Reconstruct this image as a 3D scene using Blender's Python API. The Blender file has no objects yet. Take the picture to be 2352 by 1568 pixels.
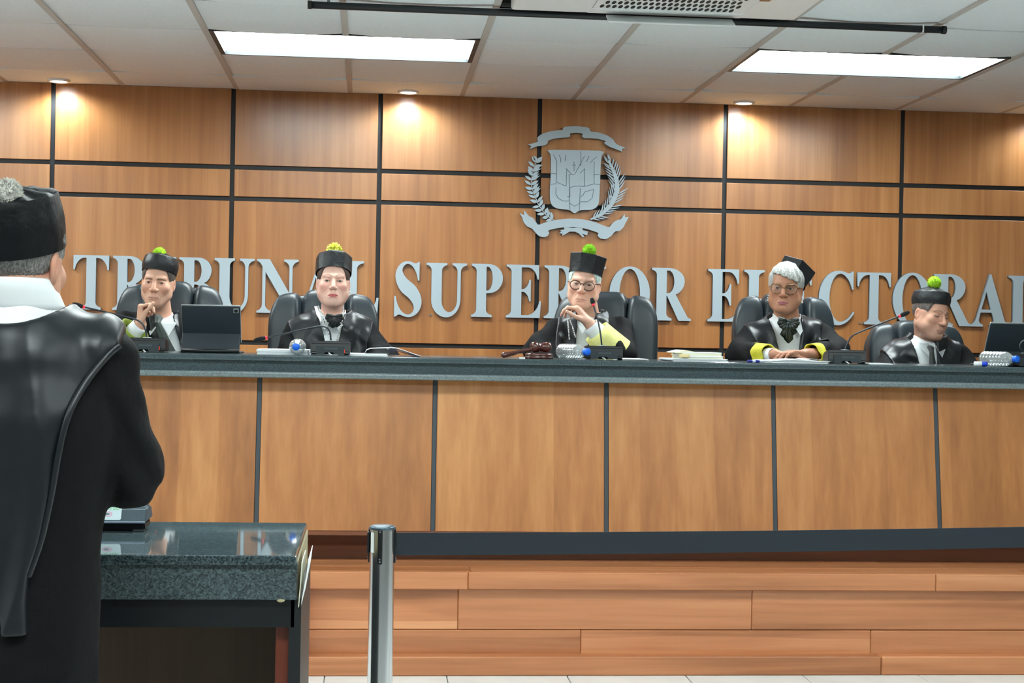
import bpy, bmesh, math, random
import numpy as np
from mathutils import Vector, Matrix
random.seed(7)
rng = np.random.default_rng(7)
C = bpy.context.scene.collection
SC = bpy.context.scene

# ------------------------------------------------------------------ camera
F_PX, W_PX, H_PX = 3600.0, 2352.0, 1568.0
CAM = Vector((0.0, 0.0, 1.29))
YAW = math.atan(326.0 / F_PX)
PITCH = -math.atan(11.0 / F_PX)
ROLL = 0.018
fwd = Vector((math.sin(YAW) * math.cos(PITCH), math.cos(YAW) * math.cos(PITCH), math.sin(PITCH)))
r0 = fwd.cross(Vector((0, 0, 1))).normalized()
u0 = r0.cross(fwd).normalized()
cr = r0 * math.cos(ROLL) + u0 * math.sin(ROLL)
cu = u0 * math.cos(ROLL) - r0 * math.sin(ROLL)
cam_data = bpy.data.cameras.new('camera')
cam_data.sensor_width = 36.0
cam_data.lens = 36.0 * F_PX / W_PX
cam_data.clip_start = 0.05
cam_data.clip_end = 100
cam = bpy.data.objects.new('camera', cam_data)
M = Matrix((( cr.x, cu.x, -fwd.x, CAM.x), (cr.y, cu.y, -fwd.y, CAM.y), (cr.z, cu.z, -fwd.z, CAM.z), (0, 0, 0, 1)))
cam.matrix_world = M
C.objects.link(cam)
SC.camera = cam

# ------------------------------------------------------------------ world and exposure
wd = bpy.data.worlds.new('world')
SC.world = wd
wd.use_nodes = True
wd.node_tree.nodes['Background'].inputs[0].default_value = (0.75, 0.85, 0.9, 1)
wd.node_tree.nodes['Background'].inputs[1].default_value = 0.05
SC.view_settings.view_transform = 'Standard'
SC.view_settings.look = 'None'
SC.view_settings.gamma = 1.0
SC.view_settings.use_curve_mapping = False
SC.view_settings.exposure = 0.24
SC.cycles.max_bounces = 7
SC.cycles.diffuse_bounces = 4
SC.cycles.glossy_bounces = 3
SC.cycles.transmission_bounces = 6
SC.cycles.adaptive_threshold = 0.03
SC.cycles.caustics_reflective = False
SC.cycles.caustics_refractive = False
LIGHT_COL = (0.90, 1.0, 0.99)
PANEL_EMIT = 24.0
DOWN_WATT = 26.0


def P(px, py, Y):
    """world point on the plane y = Y that is seen at pixel (px, py)"""
    d = fwd + cr * ((px - W_PX / 2) / F_PX) - cu * ((py - H_PX / 2) / F_PX)
    return CAM + d * (Y / d.y)


def PZ(px, py, z):
    d = fwd + cr * ((px - W_PX / 2) / F_PX) - cu * ((py - H_PX / 2) / F_PX)
    return CAM + d * ((z - CAM.z) / d.z)


# ------------------------------------------------------------------ materials
def s2l(c):
    return tuple(((v / 255.0) / 12.92 if v / 255.0 <= 0.04045 else ((v / 255.0 + 0.055) / 1.055) ** 2.4) for v in c) + (1.0,)


MATS = {}


def mat(name, rgb, rough=0.5, metal=0.0, spec=0.5, emit=0.0, coat=0.0, bump=None, noise=None, sheen=0.0, trans=0.0, ior=1.45, sss=0.0, attr=False, randv=0.0):
    """bump=(scale,strength)   noise=(scale, rgb2, detail)"""
    if name in MATS:
        return MATS[name]
    m = bpy.data.materials.new(name)
    m.use_nodes = True
    nt = m.node_tree
    b = nt.nodes['Principled BSDF']
    col = s2l(rgb)
    b.inputs['Base Color'].default_value = col
    b.inputs['Roughness'].default_value = rough
    b.inputs['Metallic'].default_value = metal
    b.inputs['Specular IOR Level'].default_value = spec
    b.inputs['Coat Weight'].default_value = coat
    b.inputs['Sheen Weight'].default_value = sheen
    b.inputs['Transmission Weight'].default_value = trans
    b.inputs['IOR'].default_value = ior
    if sss:
        b.inputs['Subsurface Weight'].default_value = sss
        b.inputs['Subsurface Radius'].default_value = (0.01, 0.004, 0.002)
        b.inputs['Subsurface Scale'].default_value = 0.5
    if emit:
        b.inputs['Emission Color'].default_value = col
        b.inputs['Emission Strength'].default_value = emit
    tc = nt.nodes.new('ShaderNodeTexCoord')
    src = None
    if attr:
        a = nt.nodes.new('ShaderNodeAttribute')
        a.attribute_name = 'Col'
        src = a.outputs['Color']
    if noise:
        n = nt.nodes.new('ShaderNodeTexNoise')
        n.inputs['Scale'].default_value = noise[0]
        n.inputs['Detail'].default_value = noise[2] if len(noise) > 2 else 4
        nt.links.new(tc.outputs['Object'], n.inputs['Vector'])
        r = nt.nodes.new('ShaderNodeValToRGB')
        r.color_ramp.elements[0].position = 0.38
        r.color_ramp.elements[1].position = 0.64
        r.color_ramp.elements[0].color = col
        r.color_ramp.elements[1].color = s2l(noise[1])
        nt.links.new(n.outputs['Fac'], r.inputs['Fac'])
        src = r.outputs['Color']
    if randv:
        oi = nt.nodes.new('ShaderNodeObjectInfo')
        mr = nt.nodes.new('ShaderNodeMapRange')
        mr.inputs['To Min'].default_value = 1 - randv
        mr.inputs['To Max'].default_value = 1 + randv
        nt.links.new(oi.outputs['Random'], mr.inputs['Value'])
        hs = nt.nodes.new('ShaderNodeHueSaturation')
        hs.inputs['Color'].default_value = col
        if src:
            nt.links.new(src, hs.inputs['Color'])
        nt.links.new(mr.outputs[0], hs.inputs['Value'])
        src = hs.outputs['Color']
    if src:
        nt.links.new(src, b.inputs['Base Color'])
    if bump:
        n2 = nt.nodes.new('ShaderNodeTexNoise')
        n2.inputs['Scale'].default_value = bump[0]
        n2.inputs['Detail'].default_value = bump[3] if len(bump) > 3 else 5
        nt.links.new(tc.outputs['Object'], n2.inputs['Vector'])
        bp = nt.nodes.new('ShaderNodeBump')
        bp.inputs['Strength'].default_value = bump[1]
        bp.inputs['Distance'].default_value = bump[2] if len(bump) > 2 else 0.01
        nt.links.new(n2.outputs['Fac'], bp.inputs['Height'])
        nt.links.new(bp.outputs[0], b.inputs['Normal'])
    MATS[name] = m
    return m


def wood(name, ca, cb, cc, axis='z', rough=0.38, scale=1.0, randv=0.08, coat=0.15, figure=1.0, leaf_amt=0.14):
    """veneer: fine streaks along an axis, broad tonal bands, a little figure; shifted per object"""
    if name in MATS:
        return MATS[name]
    m = bpy.data.materials.new(name)
    m.use_nodes = True
    nt = m.node_tree
    N, L = nt.nodes, nt.links
    b = N['Principled BSDF']
    b.inputs['Roughness'].default_value = rough
    b.inputs['Coat Weight'].default_value = coat
    b.inputs['Coat Roughness'].default_value = 0.25
    tc = N.new('ShaderNodeTexCoord')
    oi = N.new('ShaderNodeObjectInfo')
    mul = N.new('ShaderNodeMath'); mul.operation = 'MULTIPLY'; mul.inputs[1].default_value = 37.0
    L.new(oi.outputs['Random'], mul.inputs[0])
    add = N.new('ShaderNodeVectorMath'); add.operation = 'ADD'
    L.new(tc.outputs['Object'], add.inputs[0]); L.new(mul.outputs[0], add.inputs[1])
    def stretched(s_long, s_cross, detail, dist):
        mp = N.new('ShaderNodeMapping')
        sc = [s_cross * scale] * 3
        sc['xyz'.index(axis)] = s_long * scale
        mp.inputs['Scale'].default_value = sc
        L.new(add.outputs[0], mp.inputs['Vector'])
        n = N.new('ShaderNodeTexNoise')
        n.inputs['Scale'].default_value = 1.0
        n.inputs['Detail'].default_value = detail
        n.inputs['Distortion'].default_value = dist
        L.new(mp.outputs[0], n.inputs['Vector'])
        return n
    n1 = stretched(0.7, 26.0, 5, 0.3 * figure)
    n2 = stretched(0.35, 3.2, 3, 1.2 * figure)
    n3 = stretched(3.0, 90.0, 3, 0.0)
    r1 = N.new('ShaderNodeValToRGB')
    e = r1.color_ramp.elements
    e[0].position = 0.3; e[0].color = s2l(ca)
    e[1].position = 0.72; e[1].color = s2l(cc)
    k = e.new(0.5); k.color = s2l(cb)
    mx = N.new('ShaderNodeMix'); mx.data_type = 'FLOAT'
    mx.inputs[0].default_value = 0.5
    L.new(n1.outputs['Fac'], mx.inputs[2]); L.new(n2.outputs['Fac'], mx.inputs[3])
    mx2 = N.new('ShaderNodeMix'); mx2.data_type = 'FLOAT'
    mx2.inputs[0].default_value = 0.16
    L.new(mx.outputs[0], mx2.inputs[2]); L.new(n3.outputs['Fac'], mx2.inputs[3])
    # matched leaves of veneer: each leaf a slightly different tone
    sx_ = N.new('ShaderNodeSeparateXYZ'); L.new(add.outputs[0], sx_.inputs[0])
    lv = N.new('ShaderNodeMath'); lv.operation = 'MULTIPLY'; lv.inputs[1].default_value = 6.5
    L.new(sx_.outputs[2 if axis == 'x' else 0], lv.inputs[0])
    wob = N.new('ShaderNodeMath'); wob.operation = 'MULTIPLY_ADD'; wob.inputs[1].default_value = 0.25
    L.new(n2.outputs['Fac'], wob.inputs[0]); L.new(lv.outputs[0], wob.inputs[2])
    fl_n = N.new('ShaderNodeMath'); fl_n.operation = 'FLOOR'; L.new(wob.outputs[0], fl_n.inputs[0])
    wn = N.new('ShaderNodeTexWhiteNoise'); wn.noise_dimensions = '1D'; L.new(fl_n.outputs[0], wn.inputs['W'])
    lf = N.new('ShaderNodeMath'); lf.operation = 'MULTIPLY_ADD'; lf.inputs[1].default_value = leaf_amt; 
    L.new(wn.outputs['Value'], lf.inputs[0]); L.new(mx2.outputs[0], lf.inputs[2])
    lo_ = N.new('ShaderNodeMath'); lo_.operation = 'SUBTRACT'; lo_.inputs[1].default_value = leaf_amt / 2
    L.new(lf.outputs[0], lo_.inputs[0]); L.new(lo_.outputs[0], r1.inputs['Fac'])
    hs = N.new('ShaderNodeHueSaturation')
    mr = N.new('ShaderNodeMapRange')
    mr.inputs['To Min'].default_value = 1 - randv; mr.inputs['To Max'].default_value = 1 + randv
    L.new(oi.outputs['Random'], mr.inputs['Value'])
    L.new(mr.outputs[0], hs.inputs['Value'])
    L.new(r1.outputs['Color'], hs.inputs['Color'])
    L.new(hs.outputs['Color'], b.inputs['Base Color'])
    bp = N.new('ShaderNodeBump'); bp.inputs['Strength'].default_value = 0.06; bp.inputs['Distance'].default_value = 0.004
    L.new(n3.outputs['Fac'], bp.inputs['Height']); L.new(bp.outputs[0], b.inputs['Normal'])
    MATS[name] = m
    return m


def granite(name, c1, c2, rough=0.12, scale=260.0, coat=0.0):
    if name in MATS:
        return MATS[name]
    m = bpy.data.materials.new(name)
    m.use_nodes = True
    nt = m.node_tree
    N, L = nt.nodes, nt.links
    b = N['Principled BSDF']
    b.inputs['Roughness'].default_value = rough
    b.inputs['Coat Weight'].default_value = coat
    tc = N.new('ShaderNodeTexCoord')
    v = N.new('ShaderNodeTexVoronoi'); v.inputs['Scale'].default_value = scale
    L.new(tc.outputs['Object'], v.inputs['Vector'])
    n = N.new('ShaderNodeTexNoise'); n.inputs['Scale'].default_value = scale * 0.5; n.inputs['Detail'].default_value = 3
    L.new(tc.outputs['Object'], n.inputs['Vector'])
    sep = N.new('ShaderNodeSeparateColor')
    L.new(v.outputs['Color'], sep.inputs[0])
    mx = N.new('ShaderNodeMix'); mx.data_type = 'FLOAT'; mx.inputs[0].default_value = 0.45
    L.new(sep.outputs[0], mx.inputs[2]); L.new(n.outputs['Fac'], mx.inputs[3])
    r = N.new('ShaderNodeValToRGB')
    r.color_ramp.elements[0].position = 0.25; r.color_ramp.elements[0].color = s2l(c1)
    r.color_ramp.elements[1].position = 0.85; r.color_ramp.elements[1].color = s2l(c2)
    L.new(mx.outputs[0], r.inputs['Fac']); L.new(r.outputs['Color'], b.inputs['Base Color'])
    MATS[name] = m
    return m


WALL_WOOD = wood('wall_veneer', (136, 84, 42), (163, 107, 58), (186, 131, 78), 'z', 0.34, randv=0.06, coat=0.5)
BENCH_WOOD = wood('bench_veneer', (130, 81, 41), (158, 102, 55), (181, 127, 75), 'z', 0.42, scale=0.8, randv=0.06)
STEP_WOOD = wood('step_wood', (146, 90, 54), (178, 115, 74), (198, 139, 97), 'x', 0.36, scale=0.9, randv=0.08, figure=2.5)
DARK_WOOD = wood('dark_wood', (92, 50, 28), (116, 66, 38), (130, 80, 48), 'x', 0.5)
TABLE_PANEL_WOOD = wood('table_panel_wood', (58, 40, 26), (74, 54, 36), (84, 62, 42), 'z', 0.6)
GRANITE = granite('granite_counter', (48, 59, 63), (70, 84, 88), 0.22, 420)
GRANITE_TOP = granite('granite_polished', (34, 44, 48), (88, 104, 108), 0.035, 320)
BLACK = mat('black_paint', (24, 27, 30), 0.45)
BLACKGAP = mat('black_groove', (22, 24, 26), 0.6)
WHITE = mat('white_plastic', (226, 230, 230), 0.4)
PAPER = mat('paper', (226, 230, 232), 0.8)
PAPER2 = mat('paper_cream', (226, 222, 200), 0.8)
CEIL_TILE = mat('ceiling_tile', (228, 238, 243), 0.9, noise=(60.0, (233, 242, 247), 4), bump=(180, 0.15, 0.003), randv=0.03)
CEIL_BAR = mat('ceiling_bar', (192, 190, 186), 0.7)
LETTER = mat('letter_metal', (166, 180, 188), 0.45, metal=0.15)
LETTER_EDGE = mat('letter_edge', (96, 108, 116), 0.5)
CHROME = mat('chrome', (196, 197, 198), 0.18, metal=1.0)
PLASTIC = mat('black_plastic', (22, 24, 27), 0.42)
PLASTIC2 = mat('grey_plastic', (44, 52, 56), 0.5)
LEATHER = mat('black_leather', (33, 43, 49), 0.38, spec=0.65, bump=(300, 0.12, 0.002))
FLOOR_TILE = mat('floor_tile', (226, 228, 226), 0.25, noise=(5, (218, 220, 218)))
WALL_PAINT = mat('wall_paint', (236, 236, 232), 0.85)


# ------------------------------------------------------------------ object helpers
def link(o):
    C.objects.link(o)
    return o


def tag(o, label=None, cat=None, group=None, kind=None):
    if label: o['label'] = label
    if cat: o['category'] = cat
    if group: o['group'] = group
    if kind: o['kind'] = kind
    return o


def empty(name, loc, label=None, cat=None, group=None, kind=None):
    o = bpy.data.objects.new(name, None)
    o.empty_display_size = 0.05
    o.location = loc
    link(o)
    return tag(o, label, cat, group, kind)


def world_loc(o):
    v = Vector(o.location)
    if o.parent:
        return o.matrix_parent_inverse @ v + world_loc(o.parent) if o.parent.type == 'EMPTY' else v
    return v


def obj(name, me, m=None, parent=None, smooth=False):
    """link a mesh (in world coordinates) as one object"""
    if isinstance(me, bmesh.types.BMesh):
        bm = me
        me = bpy.data.meshes.new(name)
        bm.to_mesh(me)
        bm.free()
    if smooth:
        for p in me.polygons:
            p.use_smooth = True
    if m is not None:
        me.materials.clear()
        me.materials.append(m)
    o = bpy.data.objects.new(name, me)
    link(o)
    if parent is not None:
        o.parent = parent
        root = parent
        while root.parent is not None:
            root = root.parent
        if parent.parent is None:
            o.matrix_parent_inverse = Matrix.Translation(-Vector(parent.location))
        # a part keeps an identity local matrix, so a sub-part needs no inverse
    return o


def copy_tree(o, parent=None):
    c = o.copy()
    link(c)
    if parent is not None:
        mpi = o.matrix_parent_inverse.copy()
        c.parent = parent
        c.matrix_parent_inverse = mpi
    for ch in list(o.children):
        copy_tree(ch, c)
    return c


def bbox_bm(x0, x1, y0, y1, z0, z1, bev=0.0, seg=1, bm=None):
    b = bmesh.new()
    bmesh.ops.create_cube(b, size=1.0)
    for v in b.verts:
        v.co = Vector((x0 + (v.co.x + 0.5) * (x1 - x0), y0 + (v.co.y + 0.5) * (y1 - y0), z0 + (v.co.z + 0.5) * (z1 - z0)))
    if bev > 0:
        bmesh.ops.bevel(b, geom=b.edges[:], offset=bev, segments=seg, affect='EDGES', profile=0.5)
    if bm is None:
        return b
    me = bpy.data.meshes.new('tmp'); b.to_mesh(me); b.free(); bm.from_mesh(me); bpy.data.meshes.remove(me)
    return bm


def merge_bm(dst, src, mtx=None):
    if mtx is not None:
        bmesh.ops.transform(src, matrix=mtx, verts=src.verts)
    me = bpy.data.meshes.new('tmp'); src.to_mesh(me); src.free(); dst.from_mesh(me); bpy.data.meshes.remove(me)
    return dst


def prism_bm(poly, y0, y1, to_world=None, bev=0.0):
    """polygon [(x,z)] extruded between y0 (front) and y1 (back)"""
    b = bmesh.new()
    a = sum(poly[i][0] * poly[(i + 1) % len(poly)][1] - poly[(i + 1) % len(poly)][0] * poly[i][1] for i in range(len(poly)))
    if a < 0:
        poly = poly[::-1]
    vs = [b.verts.new((p[0], y0, p[1])) for p in poly]
    f = b.faces.new(vs)
    f.normal_update()
    r = bmesh.ops.extrude_face_region(b, geom=[f])
    for v in [g for g in r['geom'] if isinstance(g, bmesh.types.BMVert)]:
        v.co.y = y1
    bmesh.ops.recalc_face_normals(b, faces=b.faces[:])
    big = [f for f in b.faces if len(f.verts) > 4]
    if big:
        bmesh.ops.triangulate(b, faces=big)
    return b


def tube_bm(path, r, n=10, r_end=None, cap=True, bm=None, closed=False, smooth_path=0):
    b = bm or bmesh.new()
    pts = [Vector(p) for p in path]
    for _ in range(smooth_path):
        q = [pts[0]]
        for i in range(len(pts) - 1):
            q += [pts[i].lerp(pts[i + 1], 0.25), pts[i].lerp(pts[i + 1], 0.75)]
        q.append(pts[-1])
        pts = q
    m = len(pts)
    rings = []
    up = None
    for i, p in enumerate(pts):
        if closed:
            t = (pts[(i + 1) % m] - pts[i - 1]).normalized()
        else:
            t = (pts[min(i + 1, m - 1)] - pts[max(i - 1, 0)]).normalized()
        if up is None:
            up = t.orthogonal().normalized()
        up = (up - t * up.dot(t))
        if up.length < 1e-6:
            up = t.orthogonal()
        up.normalize()
        s = t.cross(up)
        if callable(r):
            rr = r(i / (m - 1))
        else:
            rr = r if r_end is None else r + (r_end - r) * i / (m - 1)
        rings.append([b.verts.new(p + (up * math.cos(2 * math.pi * k / n) + s * math.sin(2 * math.pi * k / n)) * rr) for k in range(n)])
    rng_i = range(m) if closed else range(m - 1)
    for i in rng_i:
        A, B = rings[i], rings[(i + 1) % m]
        for k in range(n):
            b.faces.new((A[k], A[(k + 1) % n], B[(k + 1) % n], B[k]))
    if cap and not closed:
        b.faces.new(rings[0][::-1]); b.faces.new(rings[-1])
    bmesh.ops.recalc_face_normals(b, faces=b.faces[:])
    return b


def lathe_bm(profile, n=32, origin=(0, 0, 0), axis=(0, 0, 1), bm=None):
    """profile [(radius, height)] about an axis from origin"""
    b = bm or bmesh.new()
    ax = Vector(axis).normalized()
    u = ax.orthogonal().normalized(); w = ax.cross(u)
    o = Vector(origin)
    rings = []
    for r, h in profile:
        if r < 1e-6:
            rings.append([b.verts.new(o + ax * h)])
        else:
            rings.append([b.verts.new(o + ax * h + (u * math.cos(2 * math.pi * k / n) + w * math.sin(2 * math.pi * k / n)) * r) for k in range(n)])
    for A, B in zip(rings[:-1], rings[1:]):
        for k in range(n):
            k2 = (k + 1) % n
            if len(A) == 1 and len(B) == 1:
                continue
            if len(A) == 1:
                b.faces.new((A[0], B[k], B[k2]))
            elif len(B) == 1:
                b.faces.new((A[k], B[0], A[k2]))
            else:
                b.faces.new((A[k], A[k2], B[k2], B[k]))
    bmesh.ops.recalc_face_normals(b, faces=b.faces[:])
    return b


def bm_to_mesh(b, name):
    me = bpy.data.meshes.new(name)
    b.to_mesh(me); b.free()
    return me


def text_mesh(txt, size, extrude=0.0003):
    cu_ = bpy.data.curves.new('tmp_text', 'FONT')
    cu_.body = txt; cu_.size = size; cu_.extrude = extrude
    cu_.align_x = 'CENTER'; cu_.align_y = 'CENTER'
    o = bpy.data.objects.new('tmp_text', cu_)
    me = bpy.data.meshes.new_from_object(o)
    bpy.data.objects.remove(o)
    return me

# ================================================================== the room
WALL_Y = 8.68
CEIL_Z = PZ(0, 0, 2.0).z  # placeholder, replaced below
CEIL_Z = P(800, 212, WALL_Y).z
X0, X1 = -4.6, 6.4
Y0 = -3.2
PLAT_Z = 0.39
BENCH_Y = 6.20            # front edge of the counter
TOP_Z = P(1176, 824, BENCH_Y).z

# floor: slab with tiles
fl = obj('floor', bbox_bm(X0, X1, Y0, WALL_Y + 0.1, -0.12, -0.006), mat('grout', (150, 152, 150), 0.9))
tag(fl, 'pale glossy tiled courtroom floor in front of the wooden platform', kind='structure')
tile_me = bm_to_mesh(bbox_bm(-0.228, 0.228, -0.228, 0.228, -0.006, 0.0, 0.002), 'floor_tile')
tile_me.materials.append(FLOOR_TILE)
sx = P(1305, 1562, 5.9).x
for i in range(-10, 12):
    for j in range(-1, 8):
        t = bpy.data.objects.new('floor_tile', tile_me)
        link(t)
        t.parent = fl
        t.location = (sx + 0.23 + i * 0.46, 5.72 - j * 0.46, 0.0)

# back wall: black backing with veneer panels
wb = obj('wall_back', bbox_bm(X0, X1, WALL_Y + 0.012, WALL_Y + 0.14, 0, CEIL_Z + 0.1), BLACKGAP)
tag(wb, 'orange-brown veneered panel wall with black grooves behind the judges', kind='structure')
gx = [P(x, y, WALL_Y).x for x, y in ((119, 420), (533, 420), (871, 420), (1237, 440), (1664, 440), (2071, 440))]
gx = [gx[0] - 2.0, gx[0] - 1.0] + gx + [gx[-1] + 1.0, gx[-1] + 2.0, gx[-1] + 3.0]
gz = [PLAT_Z, P(1000, 794, WALL_Y).z, P(700, 460, WALL_Y).z, P(700, 388, WALL_Y).z, CEIL_Z]
gw = 0.0125
for i in range(len(gx) - 1):
    for j in range(len(gz) - 1):
        za = gz[j] + (gw if j else 0.0)
        zb = gz[j + 1] - (gw if j < 3 else 0.0)
        obj('wall_panel', bbox_bm(gx[i] + gw, gx[i + 1] - gw, WALL_Y, WALL_Y + 0.018, za, zb, 0.0015), WALL_WOOD, wb)
xe0, xe1 = gx[0] + gw, gx[-1] - gw
for nm, x_, y_ in (('wall_left', (X0 - 0.12, X0), (Y0, WALL_Y + 0.14)), ('wall_right', (X1, X1 + 0.12), (Y0, WALL_Y + 0.14)), ('wall_front', (X0, X1), (Y0 - 0.12, Y0))):
    w = obj(nm, bbox_bm(x_[0], x_[1], y_[0], y_[1], -0.12, CEIL_Z + 0.1), WALL_PAINT)
    tag(w, {'wall_left': 'plain pale painted wall on the left of the courtroom', 'wall_right': 'plain pale painted wall on the right of the courtroom', 'wall_front': 'plain pale painted wall behind the audience'}[nm], kind='structure')

# ceiling: hung tiles between bars
ce = obj('ceiling', bbox_bm(X0, X1, Y0, WALL_Y + 0.14, CEIL_Z + 0.05, CEIL_Z + 0.12), mat('ceiling_void', (60, 60, 60), 0.9))
tag(ce, 'suspended ceiling of sagging pale square tiles on thin bars', kind='structure')
xl = [PZ(x, y, CEIL_Z).x for x, y in ((192, 105), (493, 100), (799, 120), (1098, 125), (1390, 135), (1680, 147), (1964, 162))]
TILE = (xl[-1] - xl[0]) / 6.0
cx0 = sum(x - k * TILE for k, x in enumerate(xl)) / 7.0
ry = [PZ(520, 173, CEIL_Z).y, PZ(490, 128, CEIL_Z).y, PZ(460, 69, CEIL_Z).y]
ROW = (ry[0] - ry[2]) / 2.0
cols = range(-6, 12)
rows = range(-1, 16)
x_of = lambda k: cx0 + k * TILE
y_of = lambda j: ry[0] - j * ROW          # j = 0 is the first joint away from the wall
LIGHT_CELLS = {}
for (k0, j0) in [(1, 1), (5, 1), (-3, 1), (1, 6), (5, 6), (-3, 6), (1, 11), (5, 11), (-3, 11)]:
    for k in (k0, k0 + 1):
        LIGHT_CELLS[(k, j0)] = 1
AC_CELLS = {(k, j): 1 for k in (3, 4) for j in (3, 4)}

for k in cols:
    if X0 < x_of(k) < X1:
        spans, y_hi = [], WALL_Y
        for j in range(0, 14):
            if (k - 1, j) in LIGHT_CELLS and (k, j) in LIGHT_CELLS or (k == 4 and j in (3, 4)):
                spans.append((y_of(j), y_hi)); y_hi = y_of(j + 1)
        spans.append((Y0, y_hi))
        for ya, yb in spans:
            if yb - ya > 0.01:
                obj('ceiling_bar', bbox_bm(x_of(k) - 0.014, x_of(k) + 0.014, ya, yb, CEIL_Z - 0.002, CEIL_Z + 0.03), CEIL_BAR, ce)
for j in rows:
    obj('ceiling_cross_bar', bbox_bm(X0, X1, y_of(j) - 0.006, y_of(j) + 0.006, CEIL_Z + 0.024, CEIL_Z + 0.04), mat('cross_bar', (70, 70, 68), .8), ce)
TILES = {}
def tile_variant(v):
    b = bmesh.new()
    n = 6
    g = np.random.default_rng(v)
    sag = 0.006 + 0.008 * g.random(); tilt = (g.random() - 0.5) * 0.006
    vs = [[None] * (n + 1) for _ in range(n + 1)]
    top = [[None] * (n + 1) for _ in range(n + 1)]
    w, d = TILE * 0.5 - 0.013, ROW * 0.5 - 0.013
    for i in range(n + 1):
        for j in range(n + 1):
            u, t = i / n * 2 - 1, j / n * 2 - 1
            z = 0.005 - sag * (1 - u * u) * (0.65 + 0.35 * t) + tilt * t
            vs[i][j] = b.verts.new((u * w, t * d, z))
            top[i][j] = b.verts.new((u * w, t * d, z + 0.014))
    for i in range(n):
        for j in range(n):
            b.faces.new((vs[i][j], vs[i][j + 1], vs[i + 1][j + 1], vs[i + 1][j]))
            b.faces.new((top[i][j], top[i + 1][j], top[i + 1][j + 1], top[i][j + 1]))
    for i in range(n):
        b.faces.new((vs[i][0], vs[i + 1][0], top[i + 1][0], top[i][0])); b.faces.new((vs[i + 1][n], vs[i][n], top[i][n], top[i + 1][n]))
        b.faces.new((vs[0][i + 1], vs[0][i], top[0][i], top[0][i + 1])); b.faces.new((vs[n][i], vs[n][i + 1], top[n][i + 1], top[n][i]))
    me = bm_to_mesh(b, 'ceiling_tile')
    me.materials.append(CEIL_TILE)
    for p in me.polygons: p.use_smooth = False
    return me
TV = [tile_variant(v) for v in range(6)]
for k in range(-6, 11):
    for j in range(-1, 15):
        if (k, j) in LIGHT_CELLS or (k, j) in AC_CELLS:
            continue
        xa, yb = x_of(k) + TILE / 2, y_of(j) - ROW / 2
        if xa < X0 + 0.2 or xa > X1 - 0.2 or yb < Y0 + 0.2:
            continue
        if j == -1:
            # cut tile against the wall
            b = bbox_bm(-TILE / 2 + 0.013, TILE / 2 - 0.013, y_of(0) + 0.004 - yb, WALL_Y - 0.004 - yb, 0.0 - 0.004 * random.random(), 0.018)
            t = obj('ceiling_tile', b, CEIL_TILE, ce)
            t.location = (xa, yb, CEIL_Z)
            continue
        t = bpy.data.objects.new('ceiling_tile', TV[random.randrange(6)])
        link(t)
        t.parent = ce
        t.location = (xa, yb, CEIL_Z)

# recessed ceiling lights
LIGHT_MAT = mat('light_diffuser', (238, 250, 250), 0.5)
_b = LIGHT_MAT.node_tree.nodes['Principled BSDF']
_b.inputs['Emission Color'].default_value = LIGHT_COL + (1,)
_b.inputs['Emission Strength'].default_value = PANEL_EMIT
LIGHT_FRAME = mat('light_frame', (52, 58, 62), 0.5)
names = {(1, 1): 'long bright ceiling light panel above the two judges at the left', (5, 1): 'long bright ceiling light panel at the right above the word ELECTORAL',
         (-3, 1): 'ceiling light panel out by the left wall near the panelling'}
for (k0, j0) in [(1, 1), (5, 1), (-3, 1), (1, 6), (5, 6), (-3, 6), (1, 11), (5, 11), (-3, 11)]:
    xa, xb = x_of(k0) + 0.014, x_of(k0 + 2) - 0.014
    ya, yb = y_of(j0 + 1) + 0.006, y_of(j0) - 0.006
    lab = names.get((k0, j0), 'ceiling light panel over the audience, row %s of column %s' % ({6: 'near', 11: 'far'}[j0] if j0 in (6, 11) else j0, {1: 'middle', 5: 'right', -3: 'left'}[k0]))
    t = empty('ceiling_light', ((xa + xb) / 2, (ya + yb) / 2, CEIL_Z), lab, 'ceiling light', 'recessed ceiling light panels')
    fw_ = 0.022
    fb = bmesh.new()
    bbox_bm(xa, xb, ya, ya + 0.014, CEIL_Z, CEIL_Z + 0.045, bm=fb)
    bbox_bm(xa, xb, yb - 0.014, yb, CEIL_Z, CEIL_Z + 0.045, bm=fb)
    bbox_bm(xa, xa + fw_, ya + 0.014, yb - 0.014, CEIL_Z, CEIL_Z + 0.045, bm=fb)
    bbox_bm(xb - fw_, xb, ya + 0.014, yb - 0.014, CEIL_Z, CEIL_Z + 0.045, bm=fb)
    obj('frame', fb, LIGHT_FRAME, t)
    obj('diffuser', bbox_bm(xa + fw_, xb - fw_, ya + 0.014, yb - 0.014, CEIL_Z + 0.018, CEIL_Z + 0.03), LIGHT_MAT, t)

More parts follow.
